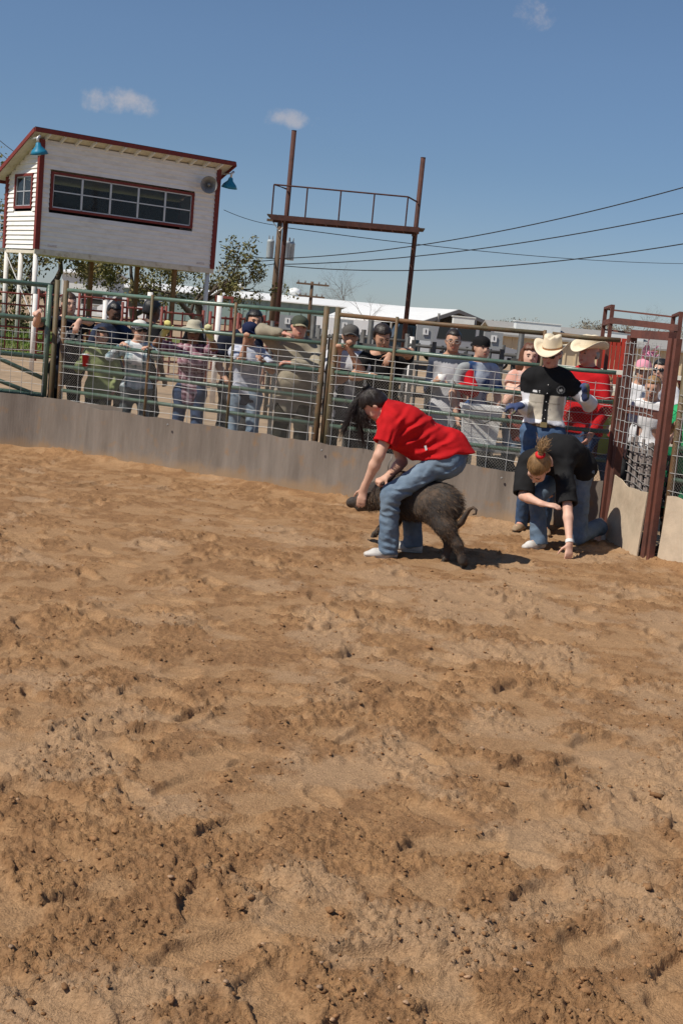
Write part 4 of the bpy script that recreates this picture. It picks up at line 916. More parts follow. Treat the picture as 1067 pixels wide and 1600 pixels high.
    def mesh(s):
        a = s.a; S = a < 0; n = np.array(a.shape)-1
        C = sum(S[i:n[0]+i, j:n[1]+j, k:n[2]+k].astype(np.int8) for i in (0, 1) for j in (0, 1) for k in (0, 1))
        act = (C > 0) & (C < 8); cell = np.argwhere(act); idx = np.full(n, -1, np.int32); idx[act] = np.arange(len(cell))
        pos = np.zeros((len(cell), 3), np.float32); cnt = np.zeros(len(cell), np.float32)
        for axis in range(3):
            o1, o2 = [k for k in range(3) if k != axis]
            for u in (0, 1):
                for w in (0, 1):
                    A = np.zeros(3, int); A[o1] = u; A[o2] = w; B = A.copy(); B[axis] = 1
                    va = a[tuple((cell+A).T)]; vb = a[tuple((cell+B).T)]; m = (va < 0) != (vb < 0)
                    t = np.where(m, va/np.where(m, va-vb, 1), 0); q = np.tile(A.astype(np.float32), (len(cell), 1)); q[:, axis] += t
                    pos += q*m[:, None]; cnt += m
        v = s.lo+s.h*(cell+pos/np.maximum(cnt, 1)[:, None]); F = []
        for axis in range(3):
            o1, o2 = [(1, 2), (2, 0), (0, 1)][axis]
            sa = [slice(None)]*3; sb = [slice(None)]*3; sa[axis] = slice(0, -1); sb[axis] = slice(1, None)
            e = np.argwhere(S[tuple(sa)] != S[tuple(sb)])
            e = e[(e[:, o1] > 0) & (e[:, o2] > 0) & (e[:, o1] < n[o1]) & (e[:, o2] < n[o2])]
            d1 = np.zeros(3, int); d1[o1] = 1; d2 = np.zeros(3, int); d2[o2] = 1
            q = np.stack([idx[tuple((e-d1-d2).T)], idx[tuple((e-d2).T)], idx[tuple(e.T)], idx[tuple((e-d1).T)]], 1)
            fl = ~S[tuple(e.T)]; q[fl] = q[fl][:, ::-1]; F.append(q)
        f = np.concatenate(F); f = f[(f >= 0).all(1)]
        # one gentle smoothing pass
        for _ in range(3):
            acc = np.zeros_like(v); c2 = np.zeros(len(v))
            for i in range(4):
                np.add.at(acc, f[:, i], v[f[:, (i+1) % 4]]); np.add.at(c2, f[:, i], 1)
            v = v*.5+.5*acc/np.maximum(c2, 1)[:, None]
        return v, f
def sdf_obj(name, prims, h, m, parent, k=.03, cuts=(), cutf=None, subs=(), noise=(), color=None, late=(), ends=(), hollow=(), extra=()):
    F = Field([p if not isinstance(p, list) else p[0] for p in list(prims)+list(late)], h)
    for p in prims:
        if isinstance(p, list): F.add(p[0], p[1])
        else: F.add(p, k)
    for p in subs: F.sub(p, .012)
    for c, n in cuts: F.cut(c, n)
    for p in late: F.add(p[0], p[1])
    for sg, am, ww in extra: F.crease(sg, am, ww)
    for nz_ in noise: F.noise(*nz_)
    for c, n, R in ends: F.cutlocal(c, n, R)
    for p in hollow: F.sub(p, .006)
    if cutf: F.cutf(cutf)
    v, f = F.mesh()
    if len(f) == 0: return None
    me = mesh_np(name, v, f, None if color is None else color(v))
    return link(name, me, m, parent, True)
UP = V(0, 0, 1)
def ik(a, t, l1, l2, pole):
    d = t-a; L = np.linalg.norm(d); u = d/max(L, 1e-6); L = min(L, (l1+l2)*.995); t = a+u*L
    x = (l1*l1-l2*l2+L*L)/(2*L); hgt = math.sqrt(max(l1*l1-x*x, 0)); p = np.asarray(pole, float); p = unit(p-u*(p@u)); return a+u*x+p*hgt, t
def hand_prims(w, d, n, side, curl=.4, s=1., th=.5, g=1., spread=.1):
    d = unit(d); n = unit(n-d*(n@d)); t = np.cross(n, d)*side; P = [[cone(w-d*.015*s, w+d*.025*s, .026*s*g, .027*s*g, n, .72), .02], [cone(w+d*.03*s, w+d*.078*s, .031*s*g, .038*s*g, n, .42), .015]]
    for i, (o, L) in enumerate(((.031, .068), (.011, .077), (-.010, .071), (-.029, .055))):
        p = w+(d*.088+t*o*.95-n*.004)*s; a = 0
        for j, (fr, c) in enumerate(((.42, .75), (.32, 1.1), (.26, .8))):
            a += curl*c*(1+.06*i); dr = unit(d*math.cos(a)+n*math.sin(a)+t*o*spread*8*max(0, math.cos(a))*.4); q = p+dr*L*fr*s*1.08
            P.append([cone(p, q, (.0098-.0008*j)*s*g, (.0092-.0010*j)*s*g), .006]); p = q
    p = w+(d*.028+t*.026)*s; dr = unit(d*.55+t*.8*(1-th*.5)+n*(.25+.5*th))
    for L, r in ((.042, .0125), (.034, .0105), (.028, .009)):
        q = p+dr*L*s; P.append([cone(p, q, r*s*g, r*.88*s*g), .008]); p = q; dr = unit(dr+d*.45+n*th*.35)
    return P
SK = {'fair': (.66, .41, .31), 'light': (.59, .35, .25), 'tan': (.50, .28, .185), 'red': (.60, .30, .22), 'dark': (.115, .058, .038), 'brown': (.24, .125, .08)}
def skin_m(k): return mat('skin_'+k, SK[k], .55, .10, 18, .06, 90, spec=.35, c2=tuple(c*f for c, f in zip(SK[k], (.95, .8, .76))), t=(.5, .75), sss=.0)
M_eye = mat('eye_dark', (.035, .025, .02), .25, .1); M_lens = mat('sunglass', (.012, .012, .014), .12, .1, spec=.6)
def hair_m(k): return mat('hair_'+k, {'brown': (.060, .032, .018), 'dark': (.022, .015, .012), 'black': (.010, .009, .009), 'auburn': (.13, .05, .024), 'blond': (.30, .175, .075), 'red': (.16, .06, .025), 'grey': (.3, .28, .26)}[k], .45, .45, 22, .5, 90, spec=.45, stretch=(1, 1, .25))
def stand(x, y, H=1.75, face=(0, -1), lean=0., hy=0., hp=0., hr=0., hands=None, elbows=None, foot=.12, g=.93, sw=1., headpos=None):
    s = H/1.75; f = unit(V(face[0], face[1], 0)); l = np.cross(UP, f); sd = unit(UP+f*math.tan(lean)); J = dict(s=s, g=g, f=f, l=l, sd=sd)
    P = V(x, y, .93*s)-f*math.sin(lean)*.28; J['P'] = P; J['M'] = P+sd*.21*s-f*.01; J['C'] = P+sd*.36*s; J['N'] = P+sd*.54*s+f*.0
    c, s_ = math.cos(hy), math.sin(hy); hf = f*c+l*s_; hl = l*c-f*s_; cp, sp = math.cos(hp), math.sin(hp)
    hu = UP*cp+hf*sp; hf = hf*cp-UP*sp; cr_, sr = math.cos(hr), math.sin(hr); hl, hu = hl*cr_+hu*sr, hu*cr_-hl*sr
    J['hx'], J['hf'], J['hu'] = hl, hf, hu
    J['Hc'] = (J['N']+UP*.165*s+f*(.025+.05*max(0, sp))*s) if headpos is None else np.asarray(headpos)
    for k, e in (('L', 1), ('R', -1)):
        S = J['N']-sd*.065*s+l*e*.178*s*sw*(.5+.5*g); J['s'+k] = S
        tg = (hands or {}).get(k); ev = (elbows or {}).get(k)
        if tg is None: tg = S+(-UP*.50+f*.10+l*e*.05)*s
        tg = np.asarray(tg, float)
        if ev is not None and len(ev) == 3 and np.linalg.norm(np.asarray(ev)-S) < .75: E = S+unit(np.asarray(ev)-S)*.285*s; W = E+unit(tg-E)*min(.255*s, max(np.linalg.norm(tg-E), .12))
        else: E, W = ik(S, tg, .285*s, .255*s, -UP*.6-f*.35+l*e*.5)
        J['e'+k], J['w'+k] = E, W
        h = P+l*e*.088*s-UP*.02; a = V(P[0], P[1], .085*s)+l*e*foot+f*(.04*e+math.sin(lean)*.25); J['h'+k] = h; J['k'+k], J['a'+k] = ik(h, a, .43*s, .42*s, f+l*e*.15); J['t'+k] = unit(f+l*e*.3)
    return J
def limb_dirs(J):
    for k in 'LR':
        J.setdefault('hd'+k, unit(J['w'+k]-J['e'+k])); e = 1 if k == 'L' else -1
        J.setdefault('hn'+k, -J['l']*e)
def torso(J, o=0., sh=True, q=.72):
    s, g = J['s'], J['g']; fw = J['f']; sd2 = unit(J['C']-J['M']); f2 = unit(J['fc'] if 'fc' in J else fw-sd2*(fw@sd2)); sd1 = unit(J['M']-J['P']); f1 = unit(J['fp'] if 'fp' in J else fw-sd1*(fw@sd1))
    T = [cone(J['hL'], J['hR'], .108*s*g+o, .108*s*g+o), cone(J['P'], J['M'], .142*s*g+o, .128*s*g+o, f1, q+.06), cone(J['M'], J['C'], .13*s*g+o, .150*s*g+o, f2, q), cone(J['C'], J['C']*.35+J['N']*.65, .150*s*g+o, .115*s*g+o, f2, q-.04)]
    T.append(cone(J['sL']*.86+J['sR']*.14, J['sR']*.86+J['sL']*.14, .058*s*g+o, .058*s*g+o))
    for k in 'LR': T.append(cone(J['N']+.03*s*unit(J['Hc']-J['N']), J['s'+k]*.75+J['N']*.25, .045*s+o*.5, .05*s+o))
    if J.get('bust'):
        for e in (1, -1): T.append(ellp(J['C']+J['l']*e*.075*s+f2*.105*s*g-sd2*.0, (J['l'], f2, sd2), (.075*s+o, .07*s+o, .075*s+o)))
    if J.get('belly'): T.append(ellp(J['M']+f1*.08-sd1*.04, (J['l'], f1, sd1), (.15*s+o, .12*s+o, .15*s+o)))
    return T
def head_prims(J):
    c, x, y, z = J['Hc'], J['hx'], J['hf'], J['hu']; s = J['s']**.35*J.get('hs', 1.); A = (x, y, z)
    def Q(a, b, d): return c+(x*a+y*b+z*d)*s
    P = [[ellp(Q(0, -.014, .028), A, V(.075, .095, .090)*s), .03], [ellp(Q(0, .020, -.035), A, V(.058, .068, .078)*s), .03], [cone(Q(-.03, .055, -.07), Q(.03, .055, -.07), .028*s, .028*s), .03], [ellp(Q(0, .074, -.090), A, V(.024, .020, .020)*s), .02],
         [cone(Q(-.032, .072, .028), Q(.032, .072, .028), .016*s, .016*s), .02], [cone(Q(0, .086, .020), Q(0, .106, -.022), .009*s, .0135*s), .012], [cone(Q(-.013, .092, -.024), Q(.013, .092, -.024), .009*s, .009*s), .008],
         [ellp(Q(0, .080, -.055), A, V(.024, .016, .013)*s), .012]]
    for e in (1, -1):
        P.append([ellp(Q(.046*e, .055, -.022), A, V(.022, .026, .026)*s), .02]); P.append([ellp(Q(.077*e, -.008, -.004), (unit(x+y*.35*e), y, z), V(.010, .020, .032)*s), .008])
    subs = [ellp(Q(.030*e, .094, .006), A, V(.016, .009, .010)*s) for e in (1, -1)]
    return P, subs, Q, s, A
def face_bits(J, root, hair, brow=True, eyes=True, lips=True, skin='light'):
    P, sb, Q, s, A = head_prims(J)
    for e in (1, -1):
        if eyes:
            m = MB(); m.ell(Q(.030*e, .0815, .006), V(.0118, .008, .0048)*s, A, 10, 6); obj('eye', m, M_eye, root, True)
        if brow:
            m = MB(); m.tube([Q(.013*e, .0915, .0225), Q(.030*e, .0895, .029), Q(.049*e, .076, .022)], [.003*s, .0035*s, .002*s], 5); obj('eyebrow', m, hair_m(hair), root, True)
    if lips:
        c = tuple(a*b for a, b in zip(SK[skin], (.80, .48, .48))); m = MB(); m.ell(Q(0, .0915, -.0535), V(.023, .0075, .0045)*s, A, 10, 5); m.ell(Q(0, .0915, -.0625), V(.019, .0075, .005)*s, A, 10, 5); obj('lips', m, mat('lips_'+skin, c, .5, .1), root, True)
def sunglasses(J, root):
    P, sb, Q, s, A = head_prims(J); m = MB()
    for e in (1, -1):
        m.ell(Q(.033*e, .097, .006), V(.030, .010, .021)*s, A, 14, 8); m.tube([Q(.06*e, .088, .012), Q(.083*e, .02, .014), Q(.080*e, -.02, .008)], .0035*s, 5)
    m.tube([Q(-.012, .104, .012), Q(.012, .104, .012)], .004*s, 5); obj('sunglasses', m, M_lens, root, True)
def eyeglasses(J, root):
    P, sb, Q, s, A = head_prims(J); m = MB()
    for e in (1, -1):
        m.tube([Q(.033*e+.026*math.cos(a), .102, .004+.017*math.sin(a)) for a in np.linspace(0, 6.28, 15)], .0028*s, 4, False); m.tube([Q(.06*e, .098, .012), Q(.083*e, .01, .012)], .0028*s, 4)
    obj('eyeglasses', m, M_horn, root, True)
def hair_obj(J, root, kind_, style, h=.011, limit=None):
    P, sb, Q, s, A = head_prims(J); c, x, y, z = J['Hc'], J['hx'], J['hf'], J['hu']; m = hair_m(kind_); th = {'short': .010, 'thick': .02, 'afro': .032}.get(style, .014)
    pr = [ellp(Q(0, -.016, .032), A, V(.075+th, .095+th, .090+th)*s), ellp(Q(0, -.05, -.03), A, V(.066+th*.6, .06+th*.6, .065)*s)]
    extra = []
    if style in ('long', 'curly'):
        for e in (1, -1):
            extra += [cone(Q(.06*e, -.03, .02), Q(.085*e, -.01, -.10), .038*s, .040*s), cone(Q(.085*e, -.01, -.10), Q(.095*e, .0, -.20), .040*s, .032*s)]
        extra += [cone(Q(0, -.08, 0), Q(0, -.09, -.2), .07*s, .065*s)]
    def cf(X, Y, Z):
        dx, dy, dz = X-c[0], Y-c[1], Z-c[2]; u = (dx*y[0]+dy*y[1]+dz*y[2])/s; w = (dx*z[0]+dy*z[1]+dz*z[2])/s; lx = np.abs(dx*x[0]+dy*x[1]+dz*x[2])/s
        k = np.minimum(.062-w-.25*np.maximum(0, .07-lx)*0, u-(.012 if style not in ('long', 'curly') else .022)+.0*lx)          # keep above the hairline or behind the ears
        k2 = k if style in ('long', 'curly') else np.maximum(k, -(w+.055+.5*np.maximum(u, -.03)*0))
        k2 = np.maximum(k2, np.where((u > -.03) & (w < .0) & (lx > .0), np.minimum(.03, -(w+.02)), -1.)) if style not in ('long', 'curly') else k2
        if limit is not None: k2 = np.maximum(k2, w-limit)
        return k2*s
    return sdf_obj('hair', pr+extra, h, m, root, .03, cutf=cf, noise=((.010 if style != 'curly' else .022, 38 if style != 'curly' else 24, (1, 1, .4)),))
def cowboy_hat(J, root, m, band, tilt=0.):
    P, sb, Q, s, A = head_prims(J); c, x, y, z = J['Hc'], J['hx'], J['hf'], J['hu']; z = unit(z+y*tilt); y = unit(y-z*(y@z)); b = c+z*.052*s-y*.012*s
    mb = MB(); n = 44; rows = []
    for r, zz in ((0, .006), (.3, .003), (.65, .0), (1, .002), (1, -.004), (.65, -.006), (.3, -.004), (0, 0)):
        row = []
        for k in range(n+1):
            a = 2*math.pi*k/n; ca, sa = math.cos(a), math.sin(a); R0x, R0y = .083, .103; R1x, R1y = .175, .195
            px_, py_ = ca*(R0x+(R1x-R0x)*r), sa*(R0y+(R1y-R0y)*r); lift = r*r*(.072*ca*ca-.030*sa*sa*(1 if sa > 0 else .6))
            row.append(b+(x*px_*(1-.10*r*ca*ca)+y*py_+z*(lift+zz))*s)
        rows.append(row)
    mb.grid(rows); hat = obj('hat', mb, m, root, True)
    mb = MB(); rows = []
    for i in range(15):
        t = i/14; row = []
        for k in range(n+1):
            a = 2*math.pi*k/n; ca, sa = math.cos(a), math.sin(a)
            if t < .7:
                w = t/.7; rx, ry = .086-.010*w, .106-.014*w; zz = .118*w
            else:
                w = (t-.7)/.3; q = math.cos(w*math.pi/2); rx, ry = .076*q, .092*q; zz = .118+.016*math.sin(w*math.pi/2)
            X_, Y_ = ca*rx, sa*ry; dent = (.034*math.exp(-(X_/.024)**2)+.020*math.exp(-((abs(X_)-.058)/.02)**2-((Y_-.055)/.035)**2))*sstep(.45, .85, t)
            pin = 1-.14*sstep(.35, .8, t)*math.exp(-((Y_-.06)/.035)**2)
            row.append(b+(x*X_*pin+y*Y_+z*(zz-float(dent)+.012*sstep(.5, .9, t)*(Y_/.09)))*s)
        rows.append(row)
    mb.grid(rows); obj('crown', mb, m, hat, True)
    mb = MB(); mb.grid([[b+(x*math.cos(a)*(.0875)+y*math.sin(a)*(.1075)+z*zz)*s for a in np.linspace(0, 2*math.pi, 33)] for zz in (.006, .022)]); obj('hat_band', mb, band, hat, True)
    return hat
def cap(J, root, m, bill=None, back=False, logo=None, logo_m=None, visor=False):
    P, sb, Q, s, A = head_prims(J); sg = -1 if back else 1; mb = MB(); rows = []
    for i in range(9):
        t = i/8*math.pi/2; rows.append([Q(.088*math.cos(t)*math.cos(a), -.012+.108*math.cos(t)*math.sin(a), .046+.078*math.sin(t)**.8) for a in np.linspace(0, 2*math.pi, 29)])
    rows.insert(0, [Q(.089*math.cos(a), -.012+.109*math.sin(a), .026-.008*math.sin(a)) for a in np.linspace(0, 2*math.pi, 29)])
    mb.grid(rows); c = obj('cap', mb, m, root, True)
    mb = MB(); top = []; bot = []
    for r in np.linspace(0, 1, 6):
        top.append([Q((.080+.004*r)*math.sin(a)*(1-.05*r), sg*(.088*math.cos(a)*1.0+.080*r*math.cos(a)**.7)-.010, .046-.016*r-.028*math.sin(a)**2) for a in np.linspace(-1.35, 1.35, 15)])
        bot.append([p-J['hu']*.005 for p in top[-1]])
    mb.grid(top); mb.grid([q[::-1] for q in bot]); mb.grid([top[-1], bot[-1]]); obj('bill', mb, bill or m, c, True)
    mb = MB(); mb.ell(Q(0, -.012, .124), (.008, .008, .005)); obj('button', mb, m, c, True)
    if logo:
        for poly in logo:
            mb = MB(); pts = []
            for (u, w) in poly:
                a = u/.1; pts.append((a, w))
            def S_(a, w, o): return Q(math.sin(a)*(.086*(1-.25*max(0, w-.05)/.07)+o), -.012+math.cos(a)*(.106*(1-.38*max(0, w-.05)/.07)+o), w)
            mb.prism([S_(a, w, .004) for a, w in pts], J['hf']*.003); obj('emblem', mb, logo_m, c)
    return c
def shoe(J, k, m, sole, root, h=.008):
    s = J['s']; a = J['a'+k]; t = J['t'+k]; up = J.get('tu'+k, UP); b = a-up*.045*s
    sh = sdf_obj('shoe', [cone(b-t*.045*s, b+t*.10*s, .040*s, .042*s, up, .95), cone(b+t*.08*s-up*.012*s, b+t*.155*s-up*.014*s, .044*s, .036*s, up, .68), cone(a+up*.02*s, b-t*.01*s, .047*s, .045*s)], h, m, root, .03, cuts=((b-up*.028*s, -up),))
    mb = MB(); n = 20; ring = []
    for i in range(n):
        q = 2*math.pi*i/n; cx = math.cos(q); ring.append((t*(.052+.135*cx)+np.cross(up, t)*math.sin(q)*(.044-.006*abs(cx-.25)))*s)
    mb.prism([b+r-up*.040*s for r in ring], up*.018*s); obj('sole', mb, sole, sh)
    if h < .007:
        sd_ = np.cross(up, t)
        for q in range(4):
            p = b+t*(.045+.022*q)*s+up*(.044-.008*q)*s; mb = MB(); mb.tube([p-sd_*.026*s-up*.012, p+up*.002, p+sd_*.026*s-up*.012], .0042, 5); obj('lace', mb, M_plate, sh, True)
        for e in (1, -1):
            mb = MB(); mb.tube([b-t*.03*s+sd_*e*.043*s+up*.01, b+t*.03*s+sd_*e*.046*s-up*.006, b+t*.075*s+sd_*e*.045*s+up*.012], [.004, .009, .003], 6); obj('stripe', mb, M_gsheet, sh, True)
def person(label, J, skin, top, bottom, shoes, hairk=None, hstyle='short', sleeve=.62, h=.0138, hem=.11, loose=.014, fold=.010, color=None, tc=None, gloves=None, curl=(.5, .5), bcolor=None, hat=None, face=True, leg_h=0., hairlimit=None, name='person', group='people at the arena', flare=0., collar=None, brow=True, topk=.05, spread=.1, bnoise=.009, foldm=None, neck=.028):
    limb_dirs(J); s, g = J['s'], J['g']; root = thing(name, (J['P'][0], J['P'][1], 0), label, 'person', group)
    ag = .5+.5*g
    # ---- skin body, one continuous mesh
    pr = [[p, .045] for p in torso(J)]
    nk = unit(J['Hc']-J['N']); pr.append([cone(J['N']-nk*.02, J['Hc']-J['hu']*.055*s-J['hf']*.012, .058*s*ag, .052*s*ag), .03])
    for k in 'LR':
        S, E, W, Hh, K, A_ = J['s'+k], J['e'+k], J['w'+k], J['h'+k], J['k'+k], J['a'+k]
        pr += [[cone(S, E, .052*s*ag, .040*s*ag), .03], [cone(E, E*.7+W*.3, .041*s*ag, .042*s*ag), .02], [cone(E*.7+W*.3, W, .042*s*ag, .026*s*ag), .02],
               [cone(Hh, K, .088*s*ag, .058*s*ag), .04], [cone(K, K*.7+A_*.3, .056*s*ag, .058*s*ag), .03], [cone(K*.7+A_*.3, A_, .056*s*ag, .040*s*ag), .03], [cone(A_-UP*.02*s, A_-UP*.045*s+J['t'+k]*.12*s, .036*s, .03*s), .03]]
        pr += hand_prims(W, J['hd'+k], J['hn'+k], 1 if k == 'L' else -1, curl[0 if k == 'L' else 1], s, g=1., spread=spread)
    hp_, sb_, Q, hs, A = head_prims(J); pr += hp_
    sdf_obj('body', pr, h, skin_m(skin), root, subs=sb_)
    if face: face_bits(J, root, hairk or 'brown', brow, skin=skin)
    if hairk: hair_obj(J, root, hairk, hstyle, h*.9, hairlimit)
    # ---- shirt
    sp = []; cuts = []; lt = []; ends = []; hol = []
    for p in torso(J, loose): sp.append([p, topk])
    dn = -unit(J['M']-J['P']); hemc = J['P']+dn*hem*s; sp += [[p, .06] for p in J.get('drape', [])]; rdg = J.get('ridge', [])
    sp.append([cone(J['P'], hemc+dn*.05, .150*s*g+loose, .158*s*g+loose, J.get('fp', J['f']), .80), .05])
    for k in 'LR':
        S, E, W = J['s'+k], J['e'+k], J['w'+k]
        if sleeve <= 1: e_ = S+(E-S)*sleeve; ua = unit(E-S); lt.append([cone(S, e_+ua*.05, .060*s*ag+loose*.8, .060*s*ag+loose*1.15), .035]); ends.append((e_, ua, .175)); hol.append(cone(e_-ua*.035, e_+ua*.10, .047*s*ag+loose*.6, .05*s*ag+loose*1.0))
        else: lt += [[cone(S, E, .058*s*ag+loose*.6, .048*s*ag+loose*.6), .035], [cone(E, E+(W-E)*(sleeve-1), .050*s*ag+loose*.6, .034*s*ag+loose*.5), .02]]
    if collar:
        sp.append([cone(J['N']-nk*.01, J['N']+nk*.035*s, .072*s*ag, .066*s*ag), .02])
    cuts = [(J.get('hemc', hemc), J.get('hemn', dn)), (J['N']+nk*(.055 if collar else neck)*s, nk)]
    seed = float(J['P'][0]*3.1+J['P'][1])
    sdf_obj('shirt', sp, h if h < .01 else h*1.05, top, root, cuts=cuts, late=lt, extra=rdg, ends=ends, hollow=hol if h < .01 else (), noise=((fold, 7, (1, 1, .6) if foldm is None else foldm, False, 2, seed), (fold*.75, 8.5, (1, 1, 1.2) if foldm is None else foldm, True, 2, seed+3)), color=color)
    # ---- trousers
    tp_ = [[cone(J['hL'], J['hR'], .112*s*g+.012, .112*s*g+.012), .05], [cone(J['P'], J['P']-dn*.12*s, .146*s*g+.01, .138*s*g+.008, J.get('fp', J['f']), .82), .05]]
    lg = []; te = []
    for k in 'LR':
        Hh, K, A_ = J['h'+k], J['k'+k], J['a'+k]; fl = flare
        lg += [[cone(Hh, K, .098*s*ag, .072*s*ag), .05], [cone(K, A_+unit(A_-K)*.07, .070*s*ag, (.058+fl)*s*ag), .04]]; te.append((A_+unit(A_-K)*.045*s, unit(A_-K), .12))
    sdf_obj('trousers', tp_, h if h < .01 else h*1.35, bottom, root, cuts=((J['P']-dn*.115*s, -dn),), late=lg, extra=J.get('tridge', []), ends=te, noise=((bnoise, 9, (1, 1, .8), False, 3, seed+7), (bnoise*.9, 12, (1, 1, 1.6), True, 2, seed+5)), color=bcolor)
    for k in 'LR':
        shoe(J, k, shoes[0], shoes[1], root, .0065 if h < .008 else .0125)
        if gloves:
            hp2 = hand_prims(J['w'+k], J['hd'+k], J['hn'+k], 1 if k == 'L' else -1, curl[0 if k == 'L' else 1], s, g=1.2, spread=.2)
            u = unit(J['w'+k]-J['e'+k]); hp2.append([cone(J['w'+k]-u*.075, J['w'+k], .042*s, .034*s), .02]); sdf_obj('glove', hp2, .008, gloves, root)
    J['root'] = root
    return root
# ================================================================ PEOPLE
def cloth(name, c, var=.14, **k): return mat('cloth_'+name, c, .88, var, k.pop('scale', 9), .35, k.pop('bscale', 140), spec=.15, **k)
M_jean = cloth('denim', (.092, .142, .212), .25, c2=(.175, .230, .290), t=(.42, .66), scale=6)
M_jeanlt = cloth('denim_light', (.19, .26, .34), .2, c2=(.30, .37, .44), t=(.45, .68), scale=7)
M_jeandk = cloth('denim_dark', (.045, .075, .15), .2, c2=(.07, .11, .19))
M_black = cloth('black', (.012, .012, .013)); M_navy = cloth('navy', (.013, .016, .030)); M_chr = cloth('charcoal', (.04, .04, .042)); M_dkol = cloth('dark_olive', (.035, .032, .024))
M_attr = mat('cloth_pattern', (1, 1, 1), .88, .12, 9, .35, 140, spec=.15, attr=True)
M_shoeW = mat('shoe_white', (.55, .53, .50), .6, .25, 14, .2, 90, c2=(.34, .27, .2), t=(.5, .7)); M_soleW = mat('sole_pale', (.5, .45, .38), .7, .25, 12)
M_boot = mat('boot_brown', (.10, .06, .035), .55, .2, 9); M_soleD = mat('sole_dark', (.03, .025, .02), .8, .2)
M_straw = mat('cream_felt', (.74, .64, .47), .8, .06, 9, .1, 120); M_band = mat('hat_band', (.33, .16, .07), .6, .1)
SH = (M_boot, M_soleD); SHW = (M_shoeW, M_soleW)
def FY(px, dy=.32):
    x = 0
    for _ in range(6): Y = float(fence_y(x))+dy; x = at(px, 520, Y)[0]
    return Y
def spect(px, py, dy=.32, Y=None, face=(0, -1), lean=.06, **k):
    Y = Y or FY(px, dy); T = at(px, py, Y); H = T[2]/(1.632/1.75)*(1+.05*lean); f = unit(V(face[0], face[1], 0)); off = f*(.025+math.sin(lean)*(.30))
    return stand(T[0]-off[0], Y-off[1], H, face, lean, **k), T
def lum(v, f): return np.where(f[:, None], 1., 0.)
def plaid(J, cols, sc, wht=.35):
    def fn(v):
        u = (v-J['P'])@J['l']; w = (v-J['P'])@UP
        a = (np.mod(u*sc, 1) < .42).astype(float); b = (np.mod(w*sc, 1) < .42).astype(float); a2 = np.mod(u*sc+.2, 1) < .1; b2 = np.mod(w*sc+.2, 1) < .1
        C = np.array(cols[0])*(1-(a+b)[:, None]/2)+np.array(cols[1])*((a+b)[:, None]/2); C[a2 | b2] = cols[2]; return C
    return fn
R2 = 1.505; R3 = 1.235
def rail_pt(px, z, off=0.):
    x = 0
    for _ in range(8): Y = float(fence_y(x))+.02+off; x = at(px, 540, Y)[0]
    d = ray(px, 540); 
    # column position on the rail: correct for image tilt by stepping in x
    for _ in range(8):
        q = V(x, float(fence_y(x))+.02+off, z); v = q-V(0, 0, EYE); cx = 533.5+F_PX*(v@cR)/(v@cF); x += (px-cx)/F_PX*q[1]
    return V(x, float(fence_y(x))+.02+off, z)
# 1 tall youth at the left, forearm draped over the rail
J, T = spect(108, 475, .30, hy=.35, hp=.1)
J = stand(J['P'][0], J['P'][1], T[2]/.9325, (0.05, -1), .08, hy=.5, hp=.08, hands={'L': rail_pt(124, R2-.03, -.07), 'R': at(63, 486, 14.10)}, elbows={'L': at(153, 493, 14.05)}, sw=1.05)
J['hdL'] = V(-.25, -.3, -1); J['hnL'] = V(-.1, .9, -.2); J['hnR'] = V(.1, .3, -1); J['hdR'] = V(-.3, -1, -.25)
def c1(v):
    C = np.tile(V(.014, .017, .030), (len(v), 1)); u = (v-J['P'])@J['l']; w = v[:, 2]; f = (v-J['P'])@J['f']
    n = fbm(v*V(1, 0, 1.6), 34, 2); m = (f > .02) & (w > 1.20) & (w < 1.37) & (np.abs(u) < .15) & (n > .53); C[m] = (.55, .56, .58); return C
person('tall youth in navy printed tee draping his forearm over the rail', J, 'fair', M_attr, M_black, SH, 'brown', color=c1, sleeve=.7, hem=.14, curl=(.5, .9))
# 2 child in green hoodie
J2, T = spect(158, 528, .30, lean=.10, hp=.12, hy=.1); child_hand = rail_pt(137, 1.08, .05)
J2 = stand(J2['P'][0], J2['P'][1], T[2]/.932, (0, -1), .08, hp=.1, hands={'R': child_hand}, g=.95); J2['hdR'] = V(0, -.8, .3); J2['hnR'] = V(.9, 0, 0)
person('child in faded green hoodie peering between the rails', J2, 'tan', cloth('green', (.16, .21, .08), c2=(.24, .28, .13)), M_dkol, SH, 'brown', sleeve=1.85, collar=True, loose=.03, hem=.15)
t = thing('drinking_cup', child_hand+V(0, -.07, -.07), 'red plastic cup held by the child in green', 'cup')
m = MB(); m.lathe(child_hand+V(0, -.085, -.085), [(.001, 0), (.030, 0), (.042, .125), (.044, .125), (.044, .13), (.039, .13), (.028, .01), (.001, .01)], 14); obj('cup_wall', m, mat('cup_red', (.42, .02, .025), .4, .05), t, True)
m = MB(); m.lathe(child_hand+V(0, -.085, .04), [(.046, 0), (.046, .008), (.001, .012)], 14); obj('lid', m, mat('lid_clear', (.5, .52, .55), .2, .05), t, True)
# 3 youth behind, dark skin
J, T = spect(179, 490, Y=15.1, face=(.45, -1), hp=.35, hy=.2); person('youth in navy shirt with blue collar looking down behind the child', J, 'dark', cloth('slate', (.025, .03, .05), c2=(.05, .07, .13)), M_black, SH, 'black', collar=True)
